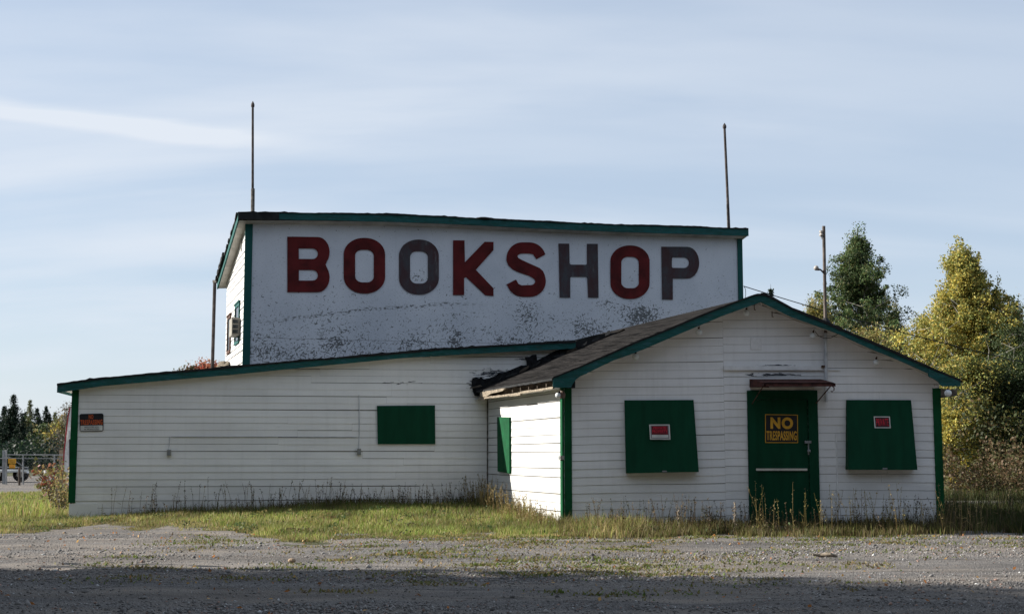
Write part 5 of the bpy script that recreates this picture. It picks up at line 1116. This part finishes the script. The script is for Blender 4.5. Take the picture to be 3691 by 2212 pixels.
def cn(scale, rot, loc, sc=1.6, det=6, dist=.5):
    mp = nd.new('ShaderNodeMapping'); mp.inputs['Scale'].default_value = scale; mp.inputs['Rotation'].default_value = rot; mp.inputs['Location'].default_value = loc; ln_.new(cxn.outputs[0], mp.inputs[0])
    x = nd.new('ShaderNodeTexNoise'); x.inputs['Scale'].default_value = sc; x.inputs['Detail'].default_value = det; x.inputs['Roughness'].default_value = .5; x.inputs['Distortion'].default_value = dist; ln_.new(mp.outputs[0], x.inputs[0]); return x.outputs[0]
def mr(v, a, b, lo, hi):
    x = nd.new('ShaderNodeMapRange'); x.interpolation_type = 'SMOOTHSTEP'
    for i, q in enumerate((v, a, b, lo, hi)):
        if isinstance(q, (int, float)): x.inputs[i].default_value = q
        else: ln_.new(q, x.inputs[i])
    return x.outputs[0]
c1 = mr(cn((.5, 1.4, 1), (0, 0, -.2), (1.2, .3, 0), dist=.3), .40, .70, 0, .55); c2 = mr(cn((.2, 1.2, 1), (0, 0, .25), (6.0, 2.2, 0), 2.2, dist=.3), .48, .75, 0, .35)
# one long pale wisp sinking to the right, low in the western part of the view
yy = wm_('MAXIMUM', sx.outputs[1], .05); U = wm_('DIVIDE', sx.outputs[0], yy); Vv_ = wm_('DIVIDE', sx.outputs[2], yy)
def uv_of(px, py): r_ = ray(*D(px, py)); return r_.x/r_.y, r_.z/r_.y
(ua, va), (ub, vb) = uv_of(0, 262), uv_of(560, 330); sl_ = (vb-va)/(ub-ua)
dv = wm_('SUBTRACT', Vv_, wm_('ADD', wm_('MULTIPLY', U, sl_), va-sl_*ua)); wsp = wm_('ADD', dv, wm_('MULTIPLY', wm_('SUBTRACT', cn((.8, 2, 1), (0, 0, 0), (3, 3, 0), 3, dist=.4), .5), .02))
wisp = wm_('MULTIPLY', mr(wm_('ABSOLUTE', wsp), .012, .002, 0, 1), mr(U, -.10, -.28, 0, .6)); wisp = wm_('MULTIPLY', wisp, mr(U, -.75, -.45, 0, 1))
blue = nd.new('ShaderNodeMix'); blue.data_type = 'RGBA'; blue.inputs[0].default_value = .62; ln_.new(sky.outputs[0], blue.inputs[6]); blue.inputs[7].default_value = (4.75, 5.55, 6.75, 1)
lowv = mr(sx.outputs[2], .16, .02, 0, .25)
cf = wm_('ADD', wm_('ADD', wm_('MULTIPLY', wm_('ADD', c1, c2), mr(sx.outputs[0], .45, -.1, .45, 1.)), wisp), lowv)
mx = nd.new('ShaderNodeMix'); mx.data_type = 'RGBA'; ln_.new(wm_('MINIMUM', cf, .95), mx.inputs[0]); ln_.new(blue.outputs[2], mx.inputs[6]); mx.inputs[7].default_value = (6.0, 6.45, 7.1, 1); ln_.new(mx.outputs[2], bg.inputs[0])
scene.view_settings.view_transform = 'Standard'; scene.view_settings.look = 'None'; scene.view_settings.exposure = 1.12; scene.view_settings.gamma = 1; scene.view_settings.use_curve_mapping = False
scene.render.film_transparent = False
try:
    scene.cycles.max_bounces = 6; scene.cycles.transparent_max_bounces = 4
except Exception: pass
